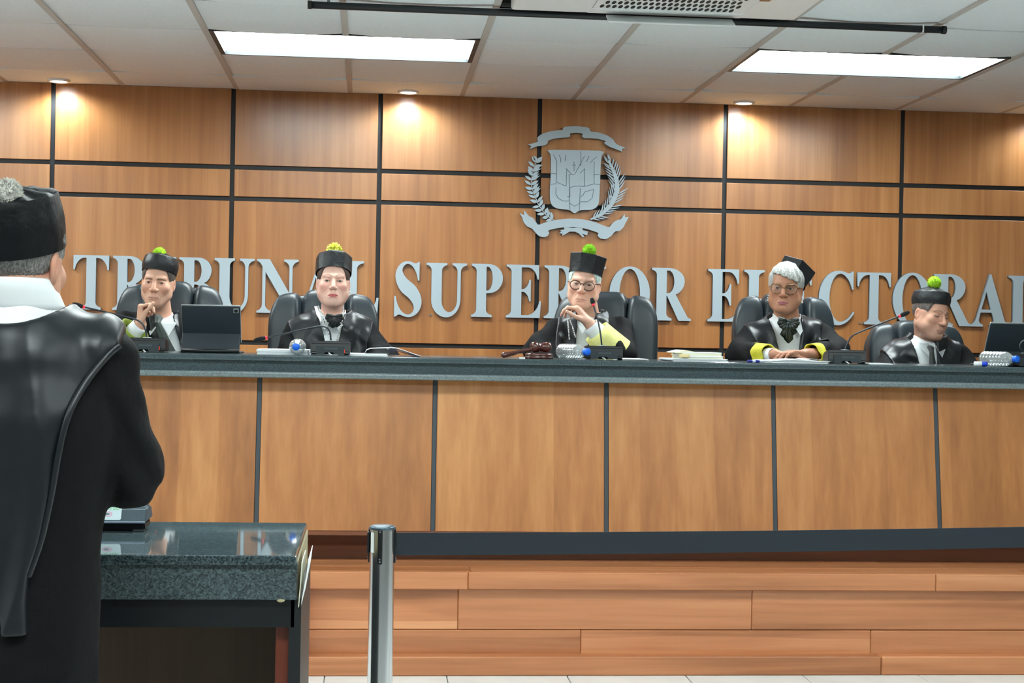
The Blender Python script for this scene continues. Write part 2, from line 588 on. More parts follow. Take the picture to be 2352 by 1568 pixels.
# downlights by the wall
DL = mat('downlight_lens', (250, 250, 250), 0.4)
_b = DL.node_tree.nodes['Principled BSDF']
_b.inputs['Emission Color'].default_value = (1, 1, 1, 1)
_b.inputs['Emission Strength'].default_value = 12.0
dls = [PZ(145, 191, CEIL_Z), PZ(938, 209, CEIL_Z), PZ(1706, 235, CEIL_Z)]
step = (dls[2] - dls[0]) / 2
dls.append(dls[2] + step * 0.97)
for c, lab in zip(dls, ('small round downlight at the far left above the first wall groove', 'small round downlight between the two long light panels', 'small round downlight below the right long light panel', 'small round downlight just past the right edge of the view')):
    c = Vector((c.x, min(c.y, WALL_Y - 0.12), CEIL_Z))
    t = empty('downlight', c, lab, 'downlight', 'round downlights along the wall')
    obj('trim_ring', lathe_bm([(0.043, 0.004), (0.043, -0.012), (0.058, -0.012), (0.06, -0.004), (0.06, 0.004)], 32, c), WHITE, t, True)
    obj('lens', lathe_bm([(0.0, -0.009), (0.043, -0.009), (0.043, 0.002), (0, 0.002)], 32, c), DL, t)
    ld = bpy.data.lights.new('downlight_lamp', 'SPOT')
    ld.energy = DOWN_WATT; ld.spot_size = math.radians(164); ld.spot_blend = 0.6; ld.shadow_soft_size = 0.04
    ld.color = (0.72, 0.88, 1.0)
    lo = bpy.data.objects.new('lamp', ld); link(lo)
    lo.parent = t; lo.location = (0, 0, -0.02)

# ================================================================== platform
pf = empty('platform', (0, 6.0, 0), 'raised platform of horizontal reddish-brown wooden boards under the bench', kind='structure')
PX0 = P(706, 1450, 5.98).x
obj('platform_core', bbox_bm(X0, X1, 6.02, WALL_Y, 0.0, PLAT_Z - 0.03), DARK_WOOD, pf)
zz = lambda py, Y: P(1300, py, Y).z
NOSE_Y, RISE_Y, BASE_Y = 5.965, 5.99, 5.93
def boards(name, cuts, y0, y1, z0, z1, bev=0.003):
    for a, b in zip(cuts[:-1], cuts[1:]):
        obj(name, bbox_bm(a + 0.0006, b - 0.0006, y0, y1, z0, z1, bev), STEP_WOOD, pf)
xpx = lambda px, py, Y: P(px, py, Y).x
# deck boards
for j in range(5):
    ya = NOSE_Y + 0.02 if j == 0 else NOSE_Y + 0.14 * j
    cuts = [X0, -1.9 + 0.3 * j, 0.4 + 0.37 * ((j * 7) % 5), 2.6 - 0.25 * j, 4.4, X1]
    boards('deck_board', cuts, ya, NOSE_Y + 0.14 * (j + 1) - 0.001, PLAT_Z - 0.028, PLAT_Z, 0.002)
z1_ = zz(1352, RISE_Y); z2_ = zz(1446, RISE_Y); z3_ = zz(1508, BASE_Y)
boards('nosing_board', [X0, PX0, xpx(1075, 1335, NOSE_Y), xpx(2149, 1335, NOSE_Y), X1], NOSE_Y - 0.006, NOSE_Y + 0.019, z1_, PLAT_Z, 0.004)
boards('riser_board', [X0, PX0, xpx(1052, 1400, RISE_Y), xpx(1727, 1400, RISE_Y), X1], RISE_Y, 6.02, z2_ + 0.001, z1_ - 0.001)
boards('riser_board', [X0, PX0, xpx(1334, 1480, RISE_Y), xpx(2000, 1480, RISE_Y), X1], RISE_Y + 0.002, 6.02, z3_ - 0.01, z2_ - 0.001)
boards('base_board', [X0, PX0, xpx(2025, 1530, BASE_Y), X1], BASE_Y, 6.02, 0.0, z3_, 0.005)
obj('corner_post', bbox_bm(PX0 - 0.026, PX0, BASE_Y - 0.004, 6.0, 0.0, PLAT_Z - 0.031, 0.003), STEP_WOOD, pf)

# ================================================================== judges' bench
BX0, BX1 = -1.9, 5.0
PT_Y, PB_Y = 6.27, 6.185      # panel plane at top and bottom (it leans out towards its foot)
z_pt = P(1176, 876, BENCH_Y).z - 0.0006
z_pb = P(1300, 1222, PB_Y).z
bench = empty('judges_bench', (1.4, 6.5, PLAT_Z), 'long judges bench with orange-brown veneer panels and dark divider strips', 'bench')
cuts_t = [P(x, y, PT_Y).x for x, y in ((597, 870), (1000, 876), (1393, 883), (1776, 888), (2148, 895))]
cuts_b = [P(x, y, PB_Y).x for x, y in ((588, 1195), (994, 1214), (1393, 1220), (1782, 1222), (2160, 1225))]
dt = (cuts_t[-1] - cuts_t[0]) / 4; db = (cuts_b[-1] - cuts_b[0]) / 4
cuts_t = [BX0] + [cuts_t[0] - dt] + cuts_t + [cuts_t[-1] + dt, BX1]
cuts_b = [BX0] + [cuts_b[0] - db] + cuts_b + [cuts_b[-1] + db, BX1]
hw = 0.0095
def slanted(name, xt0, xt1, xb0, xb1, dy, th, m):
    b = bmesh.new()
    co = [(xb0, PB_Y + dy, z_pb), (xb1, PB_Y + dy, z_pb), (xt1, PT_Y + dy, z_pt), (xt0, PT_Y + dy, z_pt)]
    f = [b.verts.new(c) for c in co]; g = [b.verts.new((c[0], c[1] + th, c[2])) for c in co]
    b.faces.new(f); b.faces.new(g[::-1])
    for i in range(4):
        j = (i + 1) % 4
        b.faces.new((f[j], f[i], g[i], g[j]))
    bmesh.ops.recalc_face_normals(b, faces=b.faces[:])
    bmesh.ops.bevel(b, geom=b.edges[:], offset=0.0015, segments=1, affect='EDGES')
    return obj(name, b, m, bench)
for i in range(len(cuts_t) - 1):
    slanted('panel', cuts_t[i] + hw, cuts_t[i + 1] - hw, cuts_b[i] + hw, cuts_b[i + 1] - hw, 0.0, 0.02, BENCH_WOOD)
DIV = mat('divider_strip', (52, 60, 66), 0.5)
for i in range(1, len(cuts_t) - 1):
    slanted('divider_strip', cuts_t[i] - hw, cuts_t[i] + hw, cuts_b[i] - hw, cuts_b[i] + hw, 0.006, 0.016, DIV)
obj('bench_body', bbox_bm(BX0, BX1, PT_Y + 0.03, PT_Y + 0.06, PLAT_Z + 0.12, z_pt - 0.001), DARK_WOOD, bench)
obj('toe_kick', bbox_bm(BX0, BX1, 6.325, 6.36, PLAT_Z, z_pb + 0.05), DARK_WOOD, bench)
obj('bottom_rail', bbox_bm(BX0, BX1, PB_Y + 0.004, 6.36, z_pb - 0.018, z_pb + 0.002), DARK_WOOD, bench)
for xs_ in (BX0, BX1 - 0.04):
    obj('end_panel', bbox_bm(xs_, xs_ + 0.04, 6.3, 6.84, PLAT_Z, z_pt - 0.001), BENCH_WOOD, bench)
ct = empty('granite_countertop', (1.4, 6.5, TOP_Z), 'dark grey speckled granite countertop running along the judges bench', 'countertop')
z_a = P(1176, 838, BENCH_Y).z; z_b = P(1176, 862, BENCH_Y).z; z_c = P(1176, 876, BENCH_Y).z
obj('slab', bbox_bm(BX0 - 0.03, BX1 + 0.03, BENCH_Y, 6.86, z_a, TOP_Z, 0.006, 3), granite('granite_slab', (48, 58, 62), (72, 86, 90), 0.16, 420), ct)
obj('apron', bbox_bm(BX0, BX1, BENCH_Y + 0.02, BENCH_Y + 0.06, z_b - 0.002, z_a + 0.002), GRANITE, ct)
obj('rail', bbox_bm(BX0, BX1, BENCH_Y - 0.012, PT_Y + 0.03, z_c, z_b, 0.008, 3), granite('granite_rail', (84, 94, 96), (116, 128, 130), 0.25, 420), ct)

# ================================================================== wall lettering
def arc(p0, c, p1, n=8):
    k = 0.5523
    b0, b3 = p0, p1
    b1 = (p0[0] + (c[0] - p0[0]) * k, p0[1] + (c[1] - p0[1]) * k)
    b2 = (p1[0] + (c[0] - p1[0]) * k, p1[1] + (c[1] - p1[1]) * k)
    out = []
    for i in range(1, n + 1):
        t = i / n; s = 1 - t
        out.append(tuple(s ** 3 * b0[a] + 3 * s * s * t * b1[a] + 3 * s * t * t * b2[a] + t ** 3 * b3[a] for a in (0, 1)))
    return out
def path(*seq):
    out = [seq[0]]
    for s in seq[1:]:
        if len(s) == 4:
            out += arc(out[-1], (s[0], s[1]), (s[2], s[3]))
        else:
            out.append(s)
    return out
def ell(cx, cy, rx, ry, n=40):
    return [(cx + rx * math.cos(2 * math.pi * i / n), cy + ry * math.sin(2 * math.pi * i / n)) for i in range(n)]
FOOT = ((0, 0), (0, 4), (11, 5, 11, 14), (11, 86), (11, 95, 0, 96))
GLYPH = {
 'I': (44, [path((0, 100), (44, 100), (44, 96), (33, 95, 33, 86), (33, 14), (33, 5, 44, 4), (44, 0), *FOOT)]),
 'T': (82, [path((0, 100), (82, 100), (82, 73), (78.5, 73), (76, 94, 58, 95), (52, 95), (52, 14), (52, 5, 64, 4), (64, 0), (18, 0), (18, 4), (30, 5, 30, 14), (30, 95), (24, 95), (6, 94, 3.5, 73), (0, 73))]),
 'L': (75, [path((0, 100), (46, 100), (46, 96), (33, 95, 33, 86), (33, 5), (48, 5), (68, 6, 71, 32), (75, 32), (73, 0), *FOOT)]),
 'E': (76, [path((0, 100), (71, 100), (71, 73), (67.5, 73), (65, 94, 48, 95), (33, 95), (33, 54), (36, 54), (48, 55, 50, 72), (53.5, 72), (53.5, 31), (50, 31), (48, 49, 36, 49), (33, 49), (33, 5), (46, 5), (69, 6, 72.5, 32), (76, 32), (74, 0), *FOOT)]),
 'P': (70, [path((0, 100), (38, 100), (70, 100, 70, 73), (70, 45, 38, 45), (33, 45), (33, 14), (33, 5, 46, 4), (46, 0), *FOOT), path((33, 95), (36, 95), (47, 94, 47, 73), (47, 51, 36, 50), (33, 50))]),
 'R': (88, [path((0, 100), (38, 100), (73, 100, 73, 75), (73, 55, 53, 50), (79, 9), (82, 4, 88, 4), (88, 0), (60, 0), (34, 47), (33, 47), (33, 14), (33, 5, 45, 4), (45, 0), *FOOT), path((33, 95), (38, 95), (50, 94, 50, 74), (50, 53, 37, 52), (33, 52))]),
 'B': (76, [path((0, 100), (42, 100), (71, 100, 71, 77), (71, 57, 54, 53), (76, 49, 76, 27), (76, 0, 42, 0), *FOOT), path((33, 95), (38, 95), (49, 94, 49, 76), (49, 56, 37, 55), (33, 55)), path((33, 50), (38, 50), (53, 48, 53, 27), (53, 6, 40, 5), (33, 5))]),
 'U': (86, [path((0, 100), (44, 100), (44, 96), (33, 95, 33, 86), (33, 30), (33, 8, 49, 8), (66, 8, 66, 32), (66, 84), (66, 95, 55, 96), (55, 100), (86, 100), (86, 96), (73, 95, 73, 84), (73, 32), (73, -2, 43, -2), (11, -2, 11, 30), (11, 86), (11, 95, 0, 96))]),
 'N': (92, [path((0, 100), (28, 100), (72, 38), (72, 84), (72, 95, 60, 96), (60, 100), (92, 100), (92, 96), (79, 95, 79, 84), (79, -2), (75, -2), (19, 76), (19, 16), (19, 5, 32, 4), (32, 0), (0, 0), (0, 4), (12, 5, 12, 16), (12, 86), (8, 95, 0, 96))]),
 'A': (94, [path((49, 102), (84, 14), (87, 5, 94, 4), (94, 0), (48, 0), (48, 4), (60, 5, 57, 14), (52, 27), (24, 27), (20, 14), (18, 5, 30, 4), (30, 0), (0, 0), (0, 4), (9, 5, 13, 15), (46, 102)), [(26, 33), (50, 33), (38, 68)]]),
 'O': (90, [ell(45, 49.5, 45, 52), ell(45, 49.5, 23, 47)]),
 'C': (84, [path((82, 101), (82, 66), (78.5, 66), (72, 96.5, 50, 96.5), (25, 96, 25, 50), (25, 4, 52, 4), (72, 4, 82, 24), (84.5, 22), (73, -3, 46, -3), (0, -3, 0, 49), (0, 102, 46, 102), (58, 102, 67, 98), (75, 95, 78, 101))]),
 'S': (64, [path((58, 101), (58, 66), (54.5, 66), (50, 97, 31, 97), (18, 97, 18, 84), (19, 73, 38, 63), (64, 50, 64, 26), (64, -3, 33, -3), (24, -3, 16, 1), (8, 4, 5, -2), (0, -2), (0, 36), (3.5, 36), (8, 2, 32, 2), (46, 2, 46, 15), (46, 28, 24, 39), (2, 51, 2, 74), (2, 102, 30, 102), (38, 102, 44, 99), (52, 96, 55, 101))]),
}
def shape_mesh(contours, depth, name, front=LETTER, edge=LETTER_EDGE, bevel=0.0):
    """filled outline with holes, in the x-z plane, front face at y = 0 and body behind it"""
    cv = bpy.data.curves.new('tmp_shape', 'CURVE')
    cv.dimensions = '2D'; cv.fill_mode = 'BOTH'; cv.extrude = depth / 2
    for c in contours:
        sp = cv.splines.new('POLY')
        sp.points.add(len(c) - 1)
        for p, q in zip(sp.points, c):
            p.co = (q[0], q[1], 0, 1)
        sp.use_cyclic_u = True
    o = bpy.data.objects.new('tmp_shape', cv)
    me = bpy.data.meshes.new_from_object(o)
    bpy.data.objects.remove(o); bpy.data.curves.remove(cv)
    b = bmesh.new(); b.from_mesh(me); bpy.data.meshes.remove(me)
    bmesh.ops.remove_doubles(b, verts=b.verts, dist=1e-5)
    for v in b.verts:
        v.co = Vector((v.co.x, depth / 2 - v.co.z, v.co.y))
    bmesh.ops.recalc_face_normals(b, faces=b.faces[:])
    me = bm_to_mesh(b, name)
    me.materials.append(front); me.materials.append(edge)
    for p in me.polygons:
        p.material_index = 0 if abs(p.normal.y) > 0.5 else 1
    return me
zt = P(170, 585.5, WALL_Y).z; zb = P(170, 710, WALL_Y).z
LD = 0.028
words = [('TRIBUNAL', [(168, 250), (259, 347), (357, 404), (411, 491), (492, 584), (590, 685), (687, 781), (780, 870)]),
         ('SUPERIOR', [(906, 969), (979, 1072), (1083, 1155), (1163, 1243), (1250, 1338), (1346, 1391), (1400, 1493), (1497, 1588)]),
         ('ELECTORAL', [(1626, 1702), (1709, 1785), (1793, 1869), (1881, 1962), (1969, 2046), (2051, 2140), (2145, 2232), (2231, 2317), (2316, 2392)])]
ordn = ['first', 'second', 'third', 'fourth', 'fifth', 'sixth', 'seventh', 'eighth', 'last']
for wname, ext in words:
    for n, (ch, (xa, xb)) in enumerate(zip(wname, ext)):
        w, cont = GLYPH[ch]
        ym = 640 + (xa - 170) * 0.0207
        X_a, X_b = P(xa, ym, WALL_Y - LD).x, P(xb, ym, WALL_Y - LD).x
        k = (X_b - X_a) / w; kz = (zt - zb) / 100
        me = shape_mesh([[(p[0] * k, p[1] * kz) for p in c] for c in cont], LD - 0.004, 'sign_letter')
        o = bpy.data.objects.new('sign_letter', me); link(o)
        o.location = (X_a, WALL_Y - LD, zb)
        which = ordn[n] if n < len(wname) - 1 else 'last'
        tag(o, 'silver serif wall letter %s, the %s letter of %s' % (ch, which, wname), 'letter', 'silver letters on the wall')
        sd = obj('stand_off', bbox_bm(X_a + 0.02, X_a + 0.034, WALL_Y - 0.006, WALL_Y + 0.001, zb + 0.002, zb + 0.008), LETTER_EDGE)
        sd.parent = o; sd.matrix_parent_inverse = Matrix.Translation(-Vector(o.location))

# ================================================================== coat of arms on the wall
EM_Y = WALL_Y - 0.03
def ez(zx, zy):
    p = P(1160 + zx / 5.406, 270 + zy / 5.406, EM_Y)
    return (p.x, p.z)
e0 = ez(862, 1190)
em = empty('coat_of_arms', (e0[0], EM_Y, e0[1]), 'large silver coat of arms with shield, ribbons, laurel and palm branches on the panelling', 'emblem')
def smooth_poly(pts, it=1):
    for _ in range(it):
        q = []
        for i in range(len(pts)):
            a, b = pts[i], pts[(i + 1) % len(pts)]
            q += [(a[0] * .82 + b[0] * .18, a[1] * .82 + b[1] * .18), (a[0] * .18 + b[0] * .82, a[1] * .18 + b[1] * .82)]
        pts = q
    return pts
def em_part(name, pts, depth=0.022, dy=0.0, parent=None, front=LETTER, sm=1):
    me = shape_mesh([smooth_poly([ez(*p) for p in pts], sm)], depth, name, front)
    o = obj(name, me, None, em if parent is None else None)
    o.location = (0, EM_Y + dy, 0)
    if parent is not None:
        o.parent = parent
        o.location = (0, dy, 0)
    return o
em_part('upper_ribbon', [(275, 335), (340, 322), (410, 300), (400, 270), (402, 245), (450, 205), (560, 170), (660, 155), (715, 155), (720, 130), (745, 112), (880, 104), (1010, 118), (1050, 135), (1060, 175), (1150, 180), (1270, 220), (1350, 275), (1355, 300), (1400, 340), (1505, 378), (1445, 390), (1460, 425), (1370, 390), (1290, 360), (1230, 320), (1235, 303), (1255, 292), (1150, 262), (1050, 255), (975, 255), (955, 230), (968, 198), (880, 188), (800, 198), (812, 225), (790, 245), (700, 250), (610, 260), (530, 285), (530, 320), (490, 345), (400, 355), (300, 392), (330, 350)])
sh = em_part('shield', [(518, 398), (880, 404), (1242, 414), (1190, 485), (1175, 900), (1165, 1060), (1140, 1110), (1080, 1145), (925, 1148), (862, 1195), (800, 1145), (650, 1132), (590, 1100), (560, 1040), (555, 900), (570, 700), (570, 460)], 0.026, -0.004)
SHADE = mat('engraving', (112, 128, 136), 0.6)
for ln in [[(600, 465), (620, 500), (640, 545), (635, 800), (755, 850)], [(670, 465), (690, 505), (690, 555)], [(755, 465), (745, 540)], [(755, 630), (822, 697)], [(765, 640), (757, 850)], [(795, 705), (802, 980), (775, 980)], [(990, 635), (985, 855)], [(930, 690), (990, 635)], [(870, 695), (985, 480)], [(855, 550), (855, 665)], [(832, 590), (878, 590)], [(810, 872), (850, 852), (920, 850), (975, 855)], [(985, 855), (1100, 825)], [(1105, 550), (1105, 825), (1172, 830)], [(1105, 708), (1174, 708)], [(572, 690), (638, 700)], [(570, 830), (636, 820)], [(635, 870), (630, 950), (660, 1000), (720, 1035), (795, 1035)], [(1100, 890), (1080, 1000), (1020, 1045), (935, 1045)], [(1100, 890), (985, 925), (970, 960), (935, 990)], [(802, 870), (797, 1060), (865, 1100), (925, 1062), (932, 880)], [(800, 1065), (805, 1140)], [(925, 1065), (925, 1140)], [(940, 424), (940, 600)], [(1040, 480), (1010, 550)], [(1140, 490), (1100, 515), (1060, 560)], [(860, 705), (795, 705)]]:
    b = bmesh.new()
    for a, c in zip(ln[:-1], ln[1:]):
        A, B = Vector(ez(*a)), Vector(ez(*c))
        d = (B - A).normalized(); nrm = Vector((-d.y, d.x)) * 0.0016
        d = d * 0.0012
        q = [A - d + nrm, B + d + nrm, B + d - nrm, A - d - nrm]
        merge_bm(b, prism_bm([(v.x, v.y) for v in q], EM_Y - 0.0062, EM_Y - 0.003))
    o = obj('engraved_line', b, SHADE); o.parent = sh; o.location = (0, -(EM_Y - 0.004), 0)
lr = em_part('lower_ribbon', [(175, 1180), (242, 1215), (230, 1140), (300, 1225), (345, 1240), (380, 1290), (410, 1335), (500, 1300), (640, 1268), (800, 1252), (950, 1258), (1100, 1290), (1200, 1330), (1295, 1365), (1340, 1300), (1400, 1270), (1440, 1262), (1485, 1190), (1490, 1240), (1540, 1230), (1500, 1300), (1470, 1365), (1420, 1410), (1365, 1412), (1320, 1470), (1250, 1512), (1180, 1500), (1145, 1460), (1165, 1432), (1060, 1395), (930, 1362), (800, 1355), (640, 1372), (530, 1400), (550, 1430), (530, 1470), (480, 1486), (420, 1470), (370, 1420), (335, 1375), (270, 1350), (225, 1290), (215, 1240)], 0.022)
em_part('stem_knot', [(725, 1350), (740, 1385), (680, 1398), (700, 1412), (672, 1435), (715, 1440), (705, 1468), (760, 1440), (800, 1415), (870, 1415), (920, 1440), (965, 1488), (985, 1470), (955, 1440), (1020, 1460), (1030, 1412), (960, 1395), (975, 1360), (900, 1350), (905, 1360), (850, 1370), (790, 1358)], 0.018, 0.003, sm=0)
def along(pts, t):
    L = [math.dist(a, b) for a, b in zip(pts[:-1], pts[1:])]
    s = t * sum(L)
    for (a, b, l) in zip(pts[:-1], pts[1:], L):
        if s <= l:
            f = s / l
            return (a[0] + (b[0] - a[0]) * f, a[1] + (b[1] - a[1]) * f), math.atan2(b[1] - a[1], b[0] - a[0])
        s -= l
    a, b = pts[-2:]
    return b, math.atan2(b[1] - a[1], b[0] - a[0])
def ribbon_outline(pts, wfun, n=18):
    l, r = [], []
    for i in range(n + 1):
        c, a = along(pts, i / n)
        w = wfun(i / n)
        l.append((c[0] - math.sin(a) * w, c[1] + math.cos(a) * w)); r.append((c[0] + math.sin(a) * w, c[1] - math.cos(a) * w))
    return l + r[::-1]
lst = [(610, 1275), (500, 1200), (420, 1090), (365, 960), (325, 840), (335, 720), (365, 600), (390, 530)]
lau = em_part('laurel_branch', ribbon_outline(lst, lambda t: 6 - 3 * t), 0.018, 0.0, sm=0)
def leaf(cx, cy, ang, ln, wd, parent, nm='leaf', dy=0.0, lobes=False):
    n = 7
    ca, sa = math.cos(ang), math.sin(ang)
    prof = [(t, wd * math.sin(math.pi * t ** 0.85) * 0.5) for t in [i / n for i in range(n + 1)]]
    pts = [(ln * t, w) for t, w in prof] + [(ln * t, -w) for t, w in prof[-2:0:-1]]
    if lobes:
        pts = [(0, 6), (0.35 * ln, .45 * wd), (ln * .98, .5 * wd), (ln * .72, .2 * wd), (ln * 1.05, 0), (ln * .72, -.2 * wd), (ln * .98, -.5 * wd), (0.35 * ln, -.45 * wd), (0, -6)]
    return em_part(nm, [(cx + x * ca - y * sa, cy + x * sa + y * ca) for x, y in pts], 0.018, dy, parent, sm=0)
i = 0
rl = random.Random(3)
for t in np.linspace(0.03, 0.97, 15):
    c, a = along(lst, t)
    for sgn in (-1, 1):
        ln_ = 84 + 22 * rl.random(); wd_ = 33 + 9 * rl.random()
        lob = (sgn == 1 and i in (21, 15, 25))
        leaf(c[0], c[1], a + sgn * (0.72 + 0.4 * rl.random()), ln_ * (1.25 if lob else 1), wd_ * (1.6 if lob else 1), lau, dy=0.0015 * (i % 4), lobes=lob)
        i += 1
leaf(390, 535, -2.0, 70, 42, lau); leaf(385, 560, -0.75, 110, 50, lau)
pst = [(1060, 1265), (1200, 1200), (1320, 1080), (1392, 920), (1390, 780), (1340, 640), (1285, 530)]
pal = em_part('palm_branch', ribbon_outline(pst, lambda t: 8 + 22 * math.sin(math.pi * min(1, t * 0.98)) ** 0.8), 0.018, 0.002, sm=0)
i = 0
for t in np.linspace(0.04, 1.0, 21):
    c, a = along(pst, t)
    w = 8 + 22 * math.sin(math.pi * min(1, t * 0.98)) ** 0.8
    for sgn in (-1, 1):
        l_ = 70 + 85 * math.sin(math.pi * min(1, t * 0.9 + 0.05))
        off = w * 0.6 * sgn
        leaf(c[0] - math.sin(a) * off, c[1] + math.cos(a) * off, a + sgn * (0.62 if t < 0.95 else 0.3), l_ + 10 * rl.random(), 16, pal, 'palm_leaflet', dy=0.001 * (i % 3))
        i += 1

# ================================================================== implicit surfaces (for people and cloth)
f32 = np.float32
def smin(a, b, k):
    h = np.clip(0.5 + 0.5 * (b - a) / k, 0, 1)
    return b + (a - b) * h - k * h * (1 - h)
def smax(a, b, k):
    return -smin(-a, -b, k)
def s_ell(x, y, z, rx, ry, rz):
    k0 = np.sqrt((x / rx) ** 2 + (y / ry) ** 2 + (z / rz) ** 2) + 1e-9
    k1 = np.sqrt((x / rx ** 2) ** 2 + (y / ry ** 2) ** 2 + (z / rz ** 2) ** 2) + 1e-9
    return k0 * (k0 - 1) / k1
def s_sph(x, y, z, r):
    return np.sqrt(x * x + y * y + z * z) - r
def s_cap(x, y, z, a, b, ra, rb=None):
    rb = ra if rb is None else rb
    bx, by, bz = b[0] - a[0], b[1] - a[1], b[2] - a[2]
    L2 = bx * bx + by * by + bz * bz + 1e-12
    px, py, pz = x - a[0], y - a[1], z - a[2]
    h = np.clip((px * bx + py * by + pz * bz) / L2, 0, 1)
    return np.sqrt((px - bx * h) ** 2 + (py - by * h) ** 2 + (pz - bz * h) ** 2) - (ra + (rb - ra) * h)

def axis_pts(lo, hi, fine, h, H):
    out = [lo]
    while out[-1] < hi:
        x = out[-1]
        st = H
        for a, b in fine:
            if a - H < x < b:
                st = h
        out.append(x + st)
    return np.array(out, dtype=f32)

def surface_net(fn, xs, ys, zs):
    X, Y, Z = np.meshgrid(xs, ys, zs, indexing='ij')
    shp = X.shape
    D = fn(X.ravel(), Y.ravel(), Z.ravel()).reshape(shp).astype(f32)
    ins = D < 0
    c = [ins[i:shp[0] - 1 + i, j:shp[1] - 1 + j, k:shp[2] - 1 + k] for i in (0, 1) for j in (0, 1) for k in (0, 1)]
    s = np.zeros(c[0].shape, np.int8)
    for q in c:
        s += q
    mixed = (s > 0) & (s < 8)
    I = np.argwhere(mixed)
    idx = -np.ones(mixed.shape, np.int64)
    idx[mixed] = np.arange(len(I))
    off = [(i, j, k) for i in (0, 1) for j in (0, 1) for k in (0, 1)]
    val = np.stack([D[I[:, 0] + o[0], I[:, 1] + o[1], I[:, 2] + o[2]] for o in off], 1)
    acc = np.zeros((len(I), 3)); cnt = np.zeros(len(I))
    for a in range(8):
        for b in range(a + 1, 8):
            oa, ob = off[a], off[b]
            if sum(abs(oa[q] - ob[q]) for q in range(3)) != 1:
                continue
            m = (val[:, a] < 0) != (val[:, b] < 0)
            t = np.where(m, val[:, a] / np.where(m, val[:, a] - val[:, b], 1), 0)
            p = np.stack([oa[q] + (ob[q] - oa[q]) * t for q in range(3)], 1)
            acc += p * m[:, None]; cnt += m
    fr = acc / np.maximum(cnt, 1)[:, None]
    V = np.stack([ax[I[:, q]] + fr[:, q] * (ax[I[:, q] + 1] - ax[I[:, q]]) for q, ax in enumerate((xs, ys, zs))], 1)
    quads = []
    for ax in range(3):
        sl0 = [slice(1, -1)] * 3; sl1 = [slice(1, -1)] * 3
        sl0[ax] = slice(0, -1); sl1[ax] = slice(1, None)
        A, B = ins[tuple(sl0)], ins[tuple(sl1)]
        e = np.argwhere(A != B)
        if not len(e):
            continue
        base = e.copy()
        for q in range(3):
            if q != ax:
                base[:, q] += 1
        flip = A[tuple(e.T)]
        u, v = [(1, 2), (2, 0), (0, 1)][ax]
        def cell(du, dv):
            g = base.copy(); g[:, u] -= du; g[:, v] -= dv
            return idx[g[:, 0], g[:, 1], g[:, 2]]
        q4 = np.stack([cell(1, 1), cell(0, 1), cell(0, 0), cell(1, 0)], 1)
        q4[~flip] = q4[~flip][:, ::-1]
        quads.append(q4)
    Q = np.concatenate(quads)
    Q = Q[(Q >= 0).all(1)]
    return V, Q

def np_mesh(name, V, Q, m=None, col=None):
    me = bpy.data.meshes.new(name)
    me.vertices.add(len(V)); me.vertices.foreach_set('co', V.astype(f32).ravel())
    me.loops.add(Q.size); me.loops.foreach_set('vertex_index', Q.astype(np.int32).ravel())
    me.polygons.add(len(Q))
    me.polygons.foreach_set('loop_start', np.arange(0, Q.size, 4, dtype=np.int32))
    me.polygons.foreach_set('use_smooth', np.ones(len(Q), bool))
    me.update(calc_edges=True)
    me.validate()
    if col is not None:
        a = me.color_attributes.new('Col', 'FLOAT_COLOR', 'POINT')
        a.data.foreach_set('color', np.concatenate([col, np.ones((len(col), 1))], 1).astype(f32).ravel())
    if m:
        me.materials.append(m)
    return me

def rotm(yaw, pitch, roll):
    a, b, c = (math.radians(v) for v in (yaw, pitch, roll))
    return np.array(Matrix.Rotation(a, 3, 'Z') @ Matrix.Rotation(b, 3, 'X') @ Matrix.Rotation(c, 3, 'Y'))

